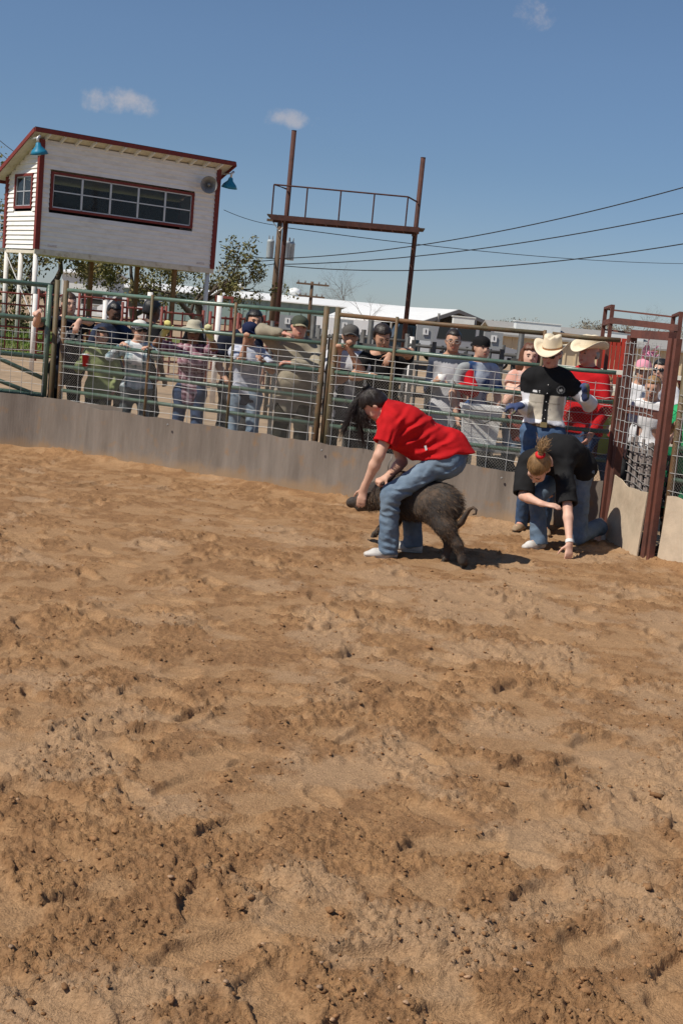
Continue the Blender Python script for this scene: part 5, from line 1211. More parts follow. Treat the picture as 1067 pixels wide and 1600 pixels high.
# 4 woman in white cap, plaid shirt
J, T = spect(217, 517, .28, hy=.35, hp=.05, lean=.1); J = stand(J['P'][0], J['P'][1], T[2]/.93, (.1, -1), .1, hy=.4, hands={'R': rail_pt(193, R3+.05, .02), 'L': rail_pt(234, R3+.04, .0)}, sw=.92); J['bust'] = 1
J['hdR'] = V(.4, -.8, 0); J['hnR'] = V(0, 0, -1); J['hdL'] = V(-.4, -.8, 0); J['hnL'] = V(0, 0, -1)
pl = plaid(J, ((.30, .42, .46), (.62, .68, .70), (.06, .12, .17)), 11)
def c4(v):
    C = pl(v); u = np.abs((v-J['P'])@J['l']); f = (v-J['P'])@J['f']; m = (u < .05) & (f > .03) & (v[:, 2] > J['P'][2]+.24); C[m] = (.74, .76, .78); return C
r = person('woman in white cap, sunglasses and blue plaid shirt leaning on the rail', J, 'light', M_attr, cloth('speckled', (.10, .115, .12), .5, scale=60), SH, 'brown', color=c4, sleeve=1.7, hairlimit=.03, hem=.02); sunglasses(J, r)
cap(J, r, cloth('white_cap', (.66, .64, .60)), cloth('cap_bill_dark', (.10, .09, .085)))
# 5 seen from behind
J, T = spect(238, 487, Y=15.0, face=(.75, .65), hy=.1, hp=.15); person('youth in black shirt turned away, seen from behind left of the bucket hat', J, 'dark', M_black, M_black, SH, 'black', 'thick', face=False)
# 6 woman in bucket hat, yellow gloves
J, T = spect(303, 519, .32, hp=.05); J = stand(J['P'][0], J['P'][1], T[2]/.932, (0, -1), .05, hp=.05, hands={'R': rail_pt(261, R2-.02, .05), 'L': rail_pt(327, R2-.02, .05)}, sw=.98); J['bust'] = 1
J['hdR'] = V(.15, -.55, 1); J['hnR'] = V(0, -1, -.3); J['hdL'] = V(-.15, -.55, 1); J['hnL'] = V(0, -1, -.3)
r = person('woman in khaki bucket hat and pink plaid shirt gripping the rail', J, 'brown', M_attr, M_jeandk, SH, 'dark', 'long', color=plaid(J, ((.11, .03, .05), (.42, .25, .30), (.62, .5, .54)), 13), sleeve=.8, gloves=cloth('yellow_glove', (.62, .56, .20), .12, c2=(.55, .56, .42)), curl=(1.15, 1.15), hairlimit=.03, hem=.16); sunglasses(J, r)
P_, sb_, Q, s_, A = head_prims(J); m = MB(); rows = []
for (rr, zz) in ((.02, .135), (.05, .133), (.078, .118), (.090, .085), (.096, .052), (.130, .040), (.165, .018), (.166, .013), (.130, .034), (.094, .044)):
    rows.append([Q(rr*math.cos(a)*.95, -.012+rr*1.08*math.sin(a), zz+(.014*math.cos(2*a)*(rr/.16)**3 if rr > .1 else 0)) for a in np.linspace(0, 2*math.pi, 33)])
m.grid(rows); obj('hat', m, cloth('khaki_hat', (.42, .39, .30)), r, True)
# 8 person behind the navy cap
J, T = spect(398, 503, Y=14.0, hp=.2); J = stand(T[0]-.14, 14.0, T[2]/.932, (.1, -1), 0, hy=.2, headpos=T, hands={'R': at(355, 597, 13.75)}); person('person in dark shirt mostly hidden behind the navy cap wearer', J, 'tan', M_navy, M_chr, SH, 'black', 'thick')
# 7 navy cap
J, T = spect(390, 521, .30, hp=.12); J = stand(J['P'][0], J['P'][1], T[2]/.932, (0, -1), .08, hp=.12, hands={'R': rail_pt(384, R2-.06, .0), 'L': rail_pt(412, R3+.02, .03)}, elbows={'R': at(381, 570, FY(390, .06))}, sw=.92)
J['hdR'] = V(.1, -.45, 1); J['hnR'] = V(0, -1, -.2)
def c7(v):
    C = np.tile(V(.52, .55, .64), (len(v), 1)); n = fbm(v*V(1, 1, 3), 16, 2); C[n > .55] = (.34, .38, .48); C[v[:, 2] < J['P'][2]+.02] = (.03, .035, .06); return C
r = person('youth in navy cap and pale blue shirt with a fist on the rail', J, 'tan', M_attr, M_jeanlt, SH, 'dark', color=c7, sleeve=.75, curl=(.6, 1.4), hairlimit=.02)
H_logo = [[(-.021, .078), (-.013, .082), (-.008, .079), (-.008, .073), (-.013, .070), (-.021, .073), (-.015, .0755)], [(.021, .078), (.013, .082), (.008, .079), (.008, .073), (.013, .070), (.021, .073), (.015, .0755)], [(-.009, .0745), (.009, .0745), (.009, .0775), (-.009, .0775)]]
cap(J, r, cloth('navy_cap', (.016, .022, .06)), logo=H_logo, logo_m=M_plate)
# 9 man in khaki shirt
J, T = spect(466, 513, .30, hy=.25, hp=.05, lean=.16, g=1.12); J = stand(J['P'][0]+.01, J['P'][1], T[2]/.925, (-.05, -1), .14, hy=.3, hp=.05, hr=-.12, hands={'R': rail_pt(461, R2+.06, -.02), 'L': rail_pt(440, R3+.05, -.03)}, elbows={'R': at(420, 527, FY(425, .18)), 'L': at(496, 588, FY(495, .1))}, g=1.06, sw=1.03)
J['belly'] = 1; J['hdR'] = V(1, -.3, -.1); J['hnR'] = V(0, .3, -1); J['hdL'] = V(-1, -.2, 0); J['hnL'] = V(0, .3, -1)
r = person('smiling man in camouflage cap and khaki shirt leaning on the rail', J, 'red', cloth('khaki', (.33, .29, .22), .12, c2=(.27, .24, .18)), M_dkol, SH, 'brown', sleeve=1.92, collar=True, loose=.028, fold=.016, hem=.17, hairlimit=.03)
camo = mat('camouflage', (.14, .13, .07), .9, .2, 20, c2=(.32, .28, .19), t=(.47, .5), spec=.1, bump=.2)
cap(J, r, mat('cap_green', (.055, .065, .045), .9, .2, 20), camo, logo=[[(.016*math.cos(a), .078+.013*math.sin(a)) for a in np.linspace(0, 6.28, 13)[:-1]]], logo_m=M_plate)
# 10 man in grey cap gripping the rail
J, T = spect(547, 526, .30, hp=.1); J = stand(J['P'][0], J['P'][1], T[2]/.932, (.02, -1), .08, hp=.02, hands={'R': rail_pt(531, R2-.03, .02), 'L': rail_pt(546, R2-.03, .0)}, elbows={'L': at(563, 580, FY(560, .12)), 'R': at(520, 575, FY(520, .15))}, g=1.04)
for k in 'LR': J['hd'+k] = V(-.1, -.5, 1); J['hn'+k] = V(0, -1, -.3)
def c10(v):
    C = np.tile(V(.045, .046, .055), (len(v), 1)); u = (v-J['P'])@J['l']; n = vnoise(v, 30); m = (v[:, 2] > J['N'][2]-.16-.2*np.abs(u)); C[m] = (.62, .62, .66)
    m2 = ((u-.04)**2/.0032+(v[:, 2]-J['P'][2]-.16)**2/.012 < 1); C[m2] = (.28, .28, .30); m3 = (np.abs(u+.10) < .018) & (n > .45) & (v[:, 2] < J['P'][2]+.3); C[m3] = (.6, .6, .62); return C
r = person('man in grey cap with both fists on the rail beside the post', J, 'tan', M_attr, M_black, SH, 'dark', color=c10, sleeve=.7, curl=(1.35, 1.35), hairlimit=.03, hem=.2, loose=.025)
cap(J, r, cloth('grey_cap', (.10, .095, .09)), logo=[[(-.02, .07), (-.012, .082), (-.004, .073), (.004, .084), (.012, .074), (.02, .08), (.018, .068)]], logo_m=M_plate)
# 11 dark haired youth leaning on crossed arms
J, T = spect(597, 527, .30, lean=.2); J = stand(J['P'][0]+.05, J['P'][1], T[2]/.92, (0, -1), .2, hy=.28, hp=.42, hr=.12, hands={'L': rail_pt(603, R2-.03, -.06), 'R': rail_pt(627, R3+.05, -.05)}, elbows={'L': at(650, 540, FY(645, .08)), 'R': at(556, 582, FY(560, .16))}, g=1.05, headpos=T)
J['hdL'] = V(-.35, -.35, -1); J['hnL'] = V(0, .9, -.3); J['hdR'] = V(1, -.2, -.12); J['hnR'] = V(0, .2, -1)
r = person('dark haired youth in black shirt leaning over the rail, chin down', J, 'tan', M_black, M_black, SH, 'dark', 'thick', sleeve=.6, curl=(.35, .12), hem=.18)
wb_ = MB(); u_ = unit(J['wR']-J['eR']); xx = unit(np.cross(u_, UP)); wb_.lathe(J['wR']-u_*.03, [(.034, -.012), (.035, 0), (.034, .012)], 14, (xx, np.cross(u_, xx), u_)); obj('wristband', wb_, M_plate, r, True)
# 12 youth with glasses, grey raglan with red sleeve
J, T = spect(706, 534, .95, hp=.08); J = stand(J['P'][0]+.02, J['P'][1], T[2]/.932, (-.25, -1), .0, hy=.22, hp=.06, hands={'R': at(684, 590, FY(684, .62)), 'L': at(712, 602, FY(700, .60))}, elbows={'L': at(736, 604, FY(735, .95)), 'R': at(672, 605, FY(680, 1.0))})
J['hdR'] = V(.2, -.8, .35); J['hnR'] = V(.9, -.1, .2); J['hdL'] = V(-1, -.3, 0); J['hnL'] = V(0, .2, 1)
def c12(v):
    C = np.tile(V(.40, .40, .42), (len(v), 1)); u = (v-J['P'])@J['l']; C[u > .135] = (.50, .012, .02); C[u < -.165] = (.035, .045, .075); C[(v[:, 2] > J['N'][2]-.055)] = (.05, .06, .085); return C
r = person('youth in glasses wearing grey shirt with one red sleeve, holding a cup', J, 'tan', M_attr, M_chr, SH, 'dark', color=c12, sleeve=1.75, hem=.2, loose=.03); eyeglasses(J, r)
cw = J['wR']+unit(J['hdR'])*.08+unit(J['hnR'])*.045; m = MB(); m.lathe(cw-V(0, 0, .06), [(.001, 0), (.034, 0), (.046, .11), (.042, .11), (.030, .01), (.001, .01)], 16); t = tag(obj('white_cup', m, M_plast, None, True), 'white foam cup held by the youth in glasses', 'cup')
# 13 youth in black cap
J, T = spect(751, 544, 1.05, hp=.05); J = stand(J['P'][0], J['P'][1], T[2]/.932, (.3, -1), .0, hy=.15, hp=.05)
def c13(v):
    n = fbm(v*V(1, 1, .6), 11, 3); C = np.array([.03, .07, .19])+np.clip((n-.46)*7, 0, 1)[:, None]*np.array([.40, .42, .38]); u = (v-J['P'])@J['l']; C[u < -.13] = (.30, .32, .33); return C
r = person('youth in black cap and blue tie-dye shirt', J, 'light', M_attr, M_chr, SH, 'brown', color=c13, sleeve=.75, hairlimit=.03, hem=.18)
cap(J, r, M_black, back=True, logo=[[(-.006, .066), (.006, .066), (.003, .09), (-.003, .09)]], logo_m=cloth('red_mark', (.35, .02, .03)))
# 14 girl
J, T = spect(829, 558, .55); J = stand(J['P'][0], J['P'][1], T[2]/.932, (-.1, -1), .02, hy=.1, hp=.02, hands={'R': at(817, 600, FY(817, .35)), 'L': at(826, 622, FY(820, .38))}, sw=.9); J['bust'] = 1; J['hdR'] = V(.3, -.2, 1); J['hnR'] = V(.6, -.7, 0)
def c14(v):
    C = np.tile(V(.60, .32, .25), (len(v), 1)); n = fbm(v, 22, 2); C[n > .55] = (.62, .42, .37); C[v[:, 2] < J['P'][2]+.12] = (.22, .06, .05); return C
person('girl with long auburn hair in a coral top', J, 'fair', M_attr, M_jeanlt, SHW, 'auburn', 'curly', color=c14, sleeve=.3, hem=.16)
# 16 man in cream hat and red shirt, turned to the left
J, T = spect(919, 553, Y=12.35, face=(-.8, -.6), lean=0.02, g=1.0, hp=.08); J['belly'] = 1
r = person('heavy man in cream cowboy hat and red shirt behind the fence', J, 'red', cloth('redshirt2', (.46, .012, .016)), M_jeandk, SH, 'grey', sleeve=1.85, collar=True, hem=.06, loose=.02, hairlimit=.02); cowboy_hat(J, r, M_straw, M_straw)
# 17-20 behind the rusty gate
J, T = spect(1004, 581, Y=13.3, face=(-.15, -1), hs=1) if False else spect(1004, 581, Y=13.3, face=(-.15, -1))
r = person('child in floppy pink hat and white shirt behind the gate', J, 'tan', cloth('white_shirt', (.74, .74, .76)), M_chr, SH, 'brown', sleeve=.7, hairlimit=.02); P_, sb_, Q, s_, A = head_prims(J)
m = MB(); m.grid([[Q(rr*math.cos(a), -.012+rr*1.1*math.sin(a), zz) for a in np.linspace(0, 2*math.pi, 25)] for rr, zz in ((.088, .03), (.088, .06), (.07, .11), (.03, .13), (.001, .132))]); hat = obj('hat', m, mat('pink_hat', (.70, .30, .38), .8, .1), r, True)
m = MB(); m.grid([[Q(rr*math.cos(a), -.012+rr*1.15*math.sin(a), zz+.02*math.cos(a)**2*(rr/.14)) for a in np.linspace(0, 2*math.pi, 25)] for rr, zz in ((.086, .035), (.125, .02), (.126, .015), (.086, .03))]); obj('brim', m, mat('brim_tan', (.55, .42, .30), .8, .1), hat, True)
rg = np.random.RandomState(8)
for k in range(5):
    a = rg.rand()*6.28; c = Q(.05*math.cos(a)+.02, .02*math.sin(a), .12+.02*k); e = rg.normal(size=3)*.06+V(.02, -.02, .03); m = MB(); m.grid([[c+e*u+np.cross(unit(e), UP)*w*.05*math.sin(u*3.1)+V(0, -.03, .02)*math.sin(u*6+w) for w in (-1, -.4, .4, 1)] for u in np.linspace(0, 1.3, 7)]); obj('ribbon', m, mat('pink_ribbon', (.78, .36, .50), .6, .12), hat, True)
J, T = spect(1031, 580, Y=13.9, face=(-.5, -1)); J['bust'] = 1; r = person('woman with dark hair and sunglasses seated high behind the gate', J, 'light', cloth('white_shirt', (.74, .74, .76)), M_jean, SH, 'black', 'long'); sunglasses(J, r)
J, T = spect(1019, 607, Y=12.5, face=(-.4, -1), hp=.3); person('boy with short brown hair looking down behind the gate', J, 'light', cloth('white_shirt', (.74, .74, .76)), M_chr, SH, 'blond', sleeve=.7)
J, T = spect(1088, 612, Y=10.9, face=(-.5, -.9)); J = stand(J['P'][0], 11.0, T[2]/.93, (-.6, -.8), .1, hands={'R': at(1056, 662, 10.7)}); person('person in bright green shirt cut off by the right edge', J, 'light', cloth('bright_green', (.03, .34, .13)), M_chr, SH, 'brown', sleeve=.8)

# ---------------------------------------------------------------- the cowboy in the arena
J, T = spect(857, 556, Y=11.55); cb = J = stand(1.735, 11.52, 1.735, (-.16, -1), .0, hy=-.30, hp=.27, hands={'R': at(812, 634, 11.33), 'L': at(912, 618, 11.22)}, elbows={'R': at(826, 618, 11.55), 'L': at(929, 640, 11.55)}, g=.94, sw=1.0, foot=.10)
J['hdR'] = V(-1, -.15, -.12); J['hnR'] = V(-.1, .4, -1); J['hdL'] = V(-.15, -.25, 1); J['hnL'] = V(-.5, .8, .1); J['fc'] = J['f']
J['belly'] = 0
def c15(v):
    d = v-J['P']; u = d@J['l']; f = d@J['f']; w = d@UP; C = np.tile(V(.76, .76, .79), (len(v), 1)); front = f > -.02
    yoke = (w > .335+.0*u); C[yoke & (np.abs(u) < .21)] = (.013, .013, .014); C[front & (w <= .335) & (w > .12) & (np.abs(u) < .155)] = (.50, .45, .37)
    for k, e in (('L', 1), ('R', -1)):
        ua = unit(J['e'+k]-J['s'+k]); t_ = (v-J['s'+k])@ua; C[(u*e > .17) & (t_ < .12) & (w > .28)] = (.013, .013, .014)
    C[front & (np.abs(u) < .024)] = (.013, .013, .014)
    n = vnoise(v, 60); C[front & (u < -.05) & (u > -.13) & (np.abs(w-.365) < .010) & (n > .42)] = (.7, .7, .7)
    r2 = (u-.115)**2+(w-.395)**2; C[front & (r2 < .036**2) & (r2 > .028**2)] = (.16, .16, .16); C[front & (r2 < .015**2) & (n > .45)] = (.3, .3, .3)
    C[front & (np.abs(u-.07) < .055) & (np.abs(w-.262-.12*np.abs(u-.07)) < .006)] = (.33, .29, .23); C[front & (np.abs(u+.09) < .055) & (np.abs(w-.262-.12*np.abs(u+.09)) < .006)] = (.33, .29, .23)
    return C
r = person('cowboy in cream hat, gloves and black, tan and white western shirt', J, 'red', M_attr, M_jeandk and cloth('denim_blue', (.055, .095, .175), .2, c2=(.085, .135, .22)), (mat('boot_tan', (.30, .21, .13), .7, .2, 9), M_soleD), 'grey', color=c15, sleeve=1.9, collar=True, hem=-.07, loose=.026, fold=.016, h=.0085, gloves=mat('work_glove', (.045, .065, .15), .9, .35, 14, .3, 90, c2=(.17, .15, .07), t=(.5, .56)), curl=(.8, .5), hairlimit=.02)
cowboy_hat(J, r, M_straw, M_band); sunglasses(J, r)
m = MB(); dn = V(0, 0, 1); bc_ = J['P']+dn*.075; m.grid([[bc_+(J['l']*math.cos(a)*.154+J['f']*math.sin(a)*.128)+dn*zz for a in np.linspace(0, 2*math.pi, 41)] for zz in (-.02, .02)]); bt = obj('belt', m, M_boot, r, True)
m = MB(); m.box(bc_+J['f']*.138, (.06, .012, .045), (J['l'], J['f'], dn)); obj('buckle', m, mat('brass', (.5, .38, .18), .35, .1, metal=.8), bt)
for k in range(5):
    z = .05+k*.075+.06; m = MB(); q = J['P']+dn*(z+.02); m.ell(q+J['f']*(.140), (.0042, .003, .0042)); obj('button', m, M_plate, r)

# child in yellow green between the red-shirted man and the gate; green camp chair at the edge
J, T = spect(946, 606, Y=12.75, face=(.3, -1)); person('small child in yellow green shirt beside the man in red', J, 'light', cloth('yellow_green', (.42, .46, .10)), M_jean, SHW, 'blond', sleeve=.7)
q = at(1060, 735, 11.0); cx = V(q[0]+.05, 11.0, 0); t = thing('camp_chair', cx, 'green fabric camp chair beyond the right fence panel', 'chair'); M_gfab = cloth('chair_green', (.02, .22, .10))
s = MB(); s.grid([[cx+V(-.24+.48*u, -.2+.42*w, .44-.05*math.sin(u*3.14)) for u in np.linspace(0, 1, 7)] for w in np.linspace(0, 1, 5)]); s.grid([[cx+V(-.24+.48*u, -.2+.42*w, .432-.05*math.sin(u*3.14)) for u in np.linspace(1, 0, 7)] for w in np.linspace(0, 1, 5)]); obj('seat', s, M_gfab, t, True)
s = MB(); s.grid([[cx+V(-.24+.48*u, .24+.08*w+.04*math.sin(u*3.14), .46+.45*w) for u in np.linspace(0, 1, 7)] for w in np.linspace(0, 1, 5)]); s.grid([[cx+V(-.24+.48*u, .248+.08*w+.04*math.sin(u*3.14), .46+.45*w) for u in np.linspace(1, 0, 7)] for w in np.linspace(0, 1, 5)]); obj('backrest', s, M_gfab, t, True)
for sx in (-1, 1):
    for a_, b_ in (((-.24, -.22, 0), (-.24, .30, .92)), ((-.24, .26, 0), (-.24, -.2, .64))):
        s = MB(); s.tube([cx+V(sx*a_[0], a_[1], a_[2]), cx+V(sx*b_[0], b_[1], b_[2])], .011, 6); obj('leg', s, M_gpipe, t)
# ---------------------------------------------------------------- woman in red straddling the pig
def rig(d, f, s=1., g=1.):
    J = {k: np.asarray(v, float) for k, v in d.items()}; J['s'] = s; J['g'] = g; J['f'] = unit(f); return J
YB = 9.72
J = rig(dict(P=at(699, 711, YB), M=at(668, 682, YB), C=at(637, 661, YB), N=at(603, 643, YB), Hc=at(584, 634, YB-.02),
             sL=at(611, 664, YB-.155), sR=at(607, 655, YB+.175), eL=at(592, 712, YB-.23), wL=at(569, 762, YB-.17), eR=at(628, 722, YB+.16), wR=at(606, 744, YB+.03),
             hL=at(694, 722, YB-.10), hR=at(700, 718, YB+.10), kL=at(611, 772, YB-.16), kR=at(640, 776, YB+.24), aL=at(606, 856, YB-.14), aR=at(645, 846, YB+.20)), V(-1, 0, 0), .97, 1.06)
J['l'] = V(0, -1, 0); J['hf'] = unit(V(-.45, .12, -.9)); J['hx'] = unit(V(.05, -1, -.12)); J['hx'] = unit(J['hx']-J['hf']*(J['hx']@J['hf'])); J['hu'] = np.cross(J['hf'], J['hx'])
J['fc'] = unit(V(-.5, 0, -.86)); J['fp'] = unit(V(-.7, 0, -.7)); J['hdL'] = V(-.12, .05, -1); J['hnL'] = V(.25, .95, 0); J['hdR'] = V(-.75, -.35, -.45); J['hnR'] = V(-.3, .2, -1)
J['tL'] = unit(V(-1, -.18, 0)); J['tR'] = unit(V(-1, .05, 0)); J['bust'] = 1
M_redT = cloth('red_tee', (.46, .010, .013), .12, c2=(.37, .009, .011), t=(.5, .75))
J['hemn'] = unit(V(.22, -.05, -.97)); J['hemc'] = at(690, 713, YB)
J['drape'] = [cone(at(626, 684, YB-.03), at(660, 700, YB-.03), .085, .11, V(0, 1, 0), 1.3), cone(at(660, 694, YB), at(700, 700, YB), .13, .14)]
def rid(L, Y): return [(at(a, b, Y), at(c_, d_, Y), k) for a, b, c_, d_, k in L]
J['ridge'] = [(rid(((621, 681, 668, 650, 1), (627, 695, 690, 664, 1), (640, 708, 712, 682, .9), (664, 714, 718, 700, .8), (612, 668, 640, 634, .8), (640, 668, 694, 644, .8), (600, 692, 612, 660, .7), (608, 694, 619, 668, .8), (660, 690, 680, 676, .6), (690, 690, 716, 676, .6), (648, 700, 660, 716, .6)), YB), .013, .016)]
J['tridge'] = [(rid(((604, 774, 632, 786, 1), (605, 786, 628, 795, 1), (606, 797, 624, 803, .7), (612, 764, 650, 770, .8), (640, 756, 690, 742, .7), (690, 738, 722, 722, .8), (660, 740, 676, 716, .6), (594, 842, 618, 850, .9), (594, 853, 620, 859, 1), (597, 830, 614, 838, .7), (634, 842, 650, 846, .8), (606, 815, 616, 826, .5)), YB), .009, .011)]
sda = unit(V(.80, 0, -.6)); pda = np.cross(sda, V(0, 1, 0)); FM1 = np.array([sda*.35, V(0, .8, 0), pda*1.25])
w1 = person('woman in red shirt and jeans bending over to straddle the pig', J, 'light', M_redT, M_jean, SHW, None, sleeve=.62, h=.0078, hem=.075, loose=.026, fold=.020, flare=.020, curl=(.16, 1.25), face=True, topk=.06, name='person', bnoise=.012, foldm=FM1, neck=.045, spread=.2)
P_, sb_, Q, s_, A = head_prims(J); c, x, y, z = J['Hc'], J['hx'], J['hf'], J['hu']
def strands(name, roots, path, n, spread, r, m, parent, seed, frizz=.006, taper=.3):
    rng = np.random.RandomState(seed); mb = MB(); path = [np.asarray(p, float) for p in path]
    for i in range(n):
        o = rng.normal(size=3)*spread; ph = rng.rand(3)*6.28; L = .65+.45*rng.rand(); pts = []; k = len(path)
        for j in range(k*2-1):
            t = j/2*L; a = min(int(t), k-2); w = t-a; p = path[a]*(1-w)+path[a+1]*w
            fan = .25+1.6*(j/(k*2-2))**1.3; pts.append(p+o*fan+frizz*np.sin(ph+j*1.3)*(j/(k*2)))
        mb.tube(pts, [r*(1-(1-taper)*q/(len(pts)-1)) for q in range(len(pts))], 4, False)
    return obj(name, mb, m, parent, True)
def cap_strands(J, tie_l, n, m, parent, seed):
    P_, sb_, Q, s_, A = head_prims(J); rng = np.random.RandomState(seed); mb = MB(); C = V(0, -.016, .032); R = V(.0855, .1055, .0995); ut = unit((np.asarray(tie_l)-C)/R)
    for i in range(n):
        a = rng.uniform(-math.pi, math.pi); el = .15+.25*math.cos(a) if abs(a) < 1.9 else -.55        # a = 0 is the forehead
        u0 = unit(V(math.sin(a)*math.cos(el), math.cos(a)*math.cos(el), math.sin(el)+rng.normal()*.05)); pts = []
        for t in np.linspace(0, .93, 8):
            u = unit(u0*(1-t)+ut*t); w = C+u*R*(1.0+.012*rng.rand()+.02*math.sin(t*3.14)*rng.rand()); pts.append(Q(*w))
        mb.tube(pts, [.0016]+[.0026]*6+[.0018], 4, False)
    return obj('hair_strands', mb, m, parent, True)
hm = hair_m('dark')
def hcut(X, Y, Z):
    dx, dy, dz = X-c[0], Y-c[1], Z-c[2]; u = (dx*y[0]+dy*y[1]+dz*y[2])/s_; w = (dx*z[0]+dy*z[1]+dz*z[2])/s_
    return np.minimum(.060-w, u-.008+np.clip(-w, 0, .05)*.6)*s_
hair = sdf_obj('hair', [ellp(Q(0, -.016, .032), A, V(.084, .104, .098)*s_), ellp(Q(0, -.05, -.02), A, V(.072, .066, .068)*s_), cone(Q(0, -.075, .09), Q(0, -.095, .13), .034*s_, .024*s_)], .0075, hm, w1, .03, cutf=hcut, noise=((.005, 60, (1, 1, 1)),))
tie = Q(0, -.09, .130); cap_strands(J, (0, -.085, .125), 170, hm, hair, 31)
strands('ponytail', None, [tie, at(563, 617, YB-.02), at(549, 640, YB-.05), at(541, 662, YB-.05), at(533, 680, YB-.04)], 150, .010, .0034, hm, hair, 3, .012)
strands('ponytail', None, [tie, at(565, 620, YB), at(559, 640, YB-.03), at(560, 662, YB-.02), at(566, 690, YB-.02)], 170, .011, .0034, hm, hair, 5, .012)
strands('ponytail', None, [tie, at(566, 624, YB), at(566, 642, YB-.05), at(570, 658, YB-.06), at(580, 668, YB-.05)], 110, .012, .0034, hm, hair, 7, .012)
m = MB(); ta = unit(Q(0, -.10, .16)-Q(0, -.075, .10)); tx = unit(np.cross(ta, UP)); m.lathe(Q(0, -.092, .128), [(.026*s_, -.01), (.034*s_, 0), (.030*s_, .01)], 12, (tx, np.cross(ta, tx), ta)); obj('hair_tie', m, M_black, hair, True)
# white tag on the shirt, knotted cord under it
tg = at(665, 700, YB-.205); m = MB(); m.box(tg, (.016, .006, .034), (unit(V(1, 0, .35)), V(0, 1, 0), unit(V(-.35, 0, 1)))); obj('shirt_tag', m, M_plate, w1)
m = MB(); m.tube([at(613, 708, YB+.02), at(611, 718, YB-.02), at(607, 724, YB), at(606, 735, YB)], .004, 5); obj('neck_cord', m, M_horn, w1, True)

# ---------------------------------------------------------------- woman in black crouching with a hand on the ground
PV = at(897, 722, 11.10)
J = rig(dict(P=PV, M=at(887, 706, 10.99), C=at(873, 703, 10.86), N=at(853, 713, 10.72), Hc=at(841, 731, 10.52),
             sL=at(880, 733, 10.70), sR=at(824, 720, 10.82), eL=at(886, 792, 10.50), wL=at(889, 848, 10.32), eR=at(817, 775, 10.66), wR=at(846, 787, 10.48),
             hL=at(907, 735, 11.04), hR=at(886, 733, 11.12), kL=at(902, 838, 10.97), kR=at(838, 776, 10.80), aL=at(934, 824, 11.36), aR=at(841, 843, 10.74)), V(-.55, -.83, 0), .98, .97)
J['l'] = unit(V(.83, -.55, 0)); J['hs'] = 1.1; J['hf'] = unit(V(-.30, -.28, -.91)); J['hx'] = unit(V(.95, -.28, -.05)); J['hx'] = unit(J['hx']-J['hf']*(J['hx']@J['hf'])); J['hu'] = np.cross(J['hf'], J['hx'])
J['fc'] = unit(V(-.30, -.30, -.9)); J['fp'] = unit(V(-.5, -.4, -.75)); J['hdL'] = V(.03, -.25, -1); J['hnL'] = V(-.35, .9, -.1); J['hdR'] = V(1, -.25, -.06); J['hnR'] = V(.1, .35, -1)
J['tR'] = unit(V(-.75, -.62, 0)); J['tL'] = unit(V(.1, -.1, -1)); J['tuL'] = unit(V(-.5, -.85, 0)); J['bust'] = 1
M_blkT = cloth('black_tee', (.016, .016, .017), .12)
w2 = person('woman in black tee and jeans kneeling with one hand on the dirt', J, 'fair', M_blkT, M_jean, SHW, None, sleeve=.95, h=.0078, hem=.08, loose=.028, fold=.014, neck=.06, flare=.018, curl=(.30, .18), face=True, topk=.06, bnoise=.011, spread=.35)
P_, sb_, Q, s_, A = head_prims(J); c, x, y, z = J['Hc'], J['hx'], J['hf'], J['hu']
hm2 = hair_m('blond')
hair = sdf_obj('hair', [ellp(Q(0, -.016, .032), A, V(.085, .104, .100)*s_), ellp(Q(0, -.05, -.02), A, V(.074, .066, .068)*s_), cone(Q(0, -.05, .115), Q(0, -.065, .145), .032*s_, .026*s_)], .0075, hm2, w2, .03, cutf=hcut, noise=((.006, 55, (1, 1, 1)),))
tie = Q(.0, -.065, .142); cap_strands(J, (0, -.06, .135), 170, hm2, hair, 33)
strands('ponytail', None, [tie, Q(0, -.085, .175), Q(.0, -.115, .18), Q(.0, -.145, .165), Q(.0, -.17, .13)], 190, .015, .0034, hm2, hair, 9, .014)
m = MB(); ta = unit(Q(0, -.065, .145)-Q(0, -.05, .115)); tx = unit(np.cross(ta, UP)); m.lathe(tie, [(.026*s_, -.014), (.038*s_, -.006), (.040*s_, .003), (.030*s_, .014), (.022*s_, .014)], 14, (tx, np.cross(ta, tx), ta)); obj('scrunchie', m, mat('scrunchie_red', (.55, .015, .02), .8, .2, 60), hair, True)
m = MB(); u_ = unit(J['wL']-J['eL']); xx = unit(np.cross(u_, V(1, 0, 0))); m.lathe(J['wL']-u_*.012, [(.032, -.014), (.034, 0), (.032, .014)], 14, (xx, np.cross(u_, xx), u_)); obj('wristband', m, M_plate, w2, True)

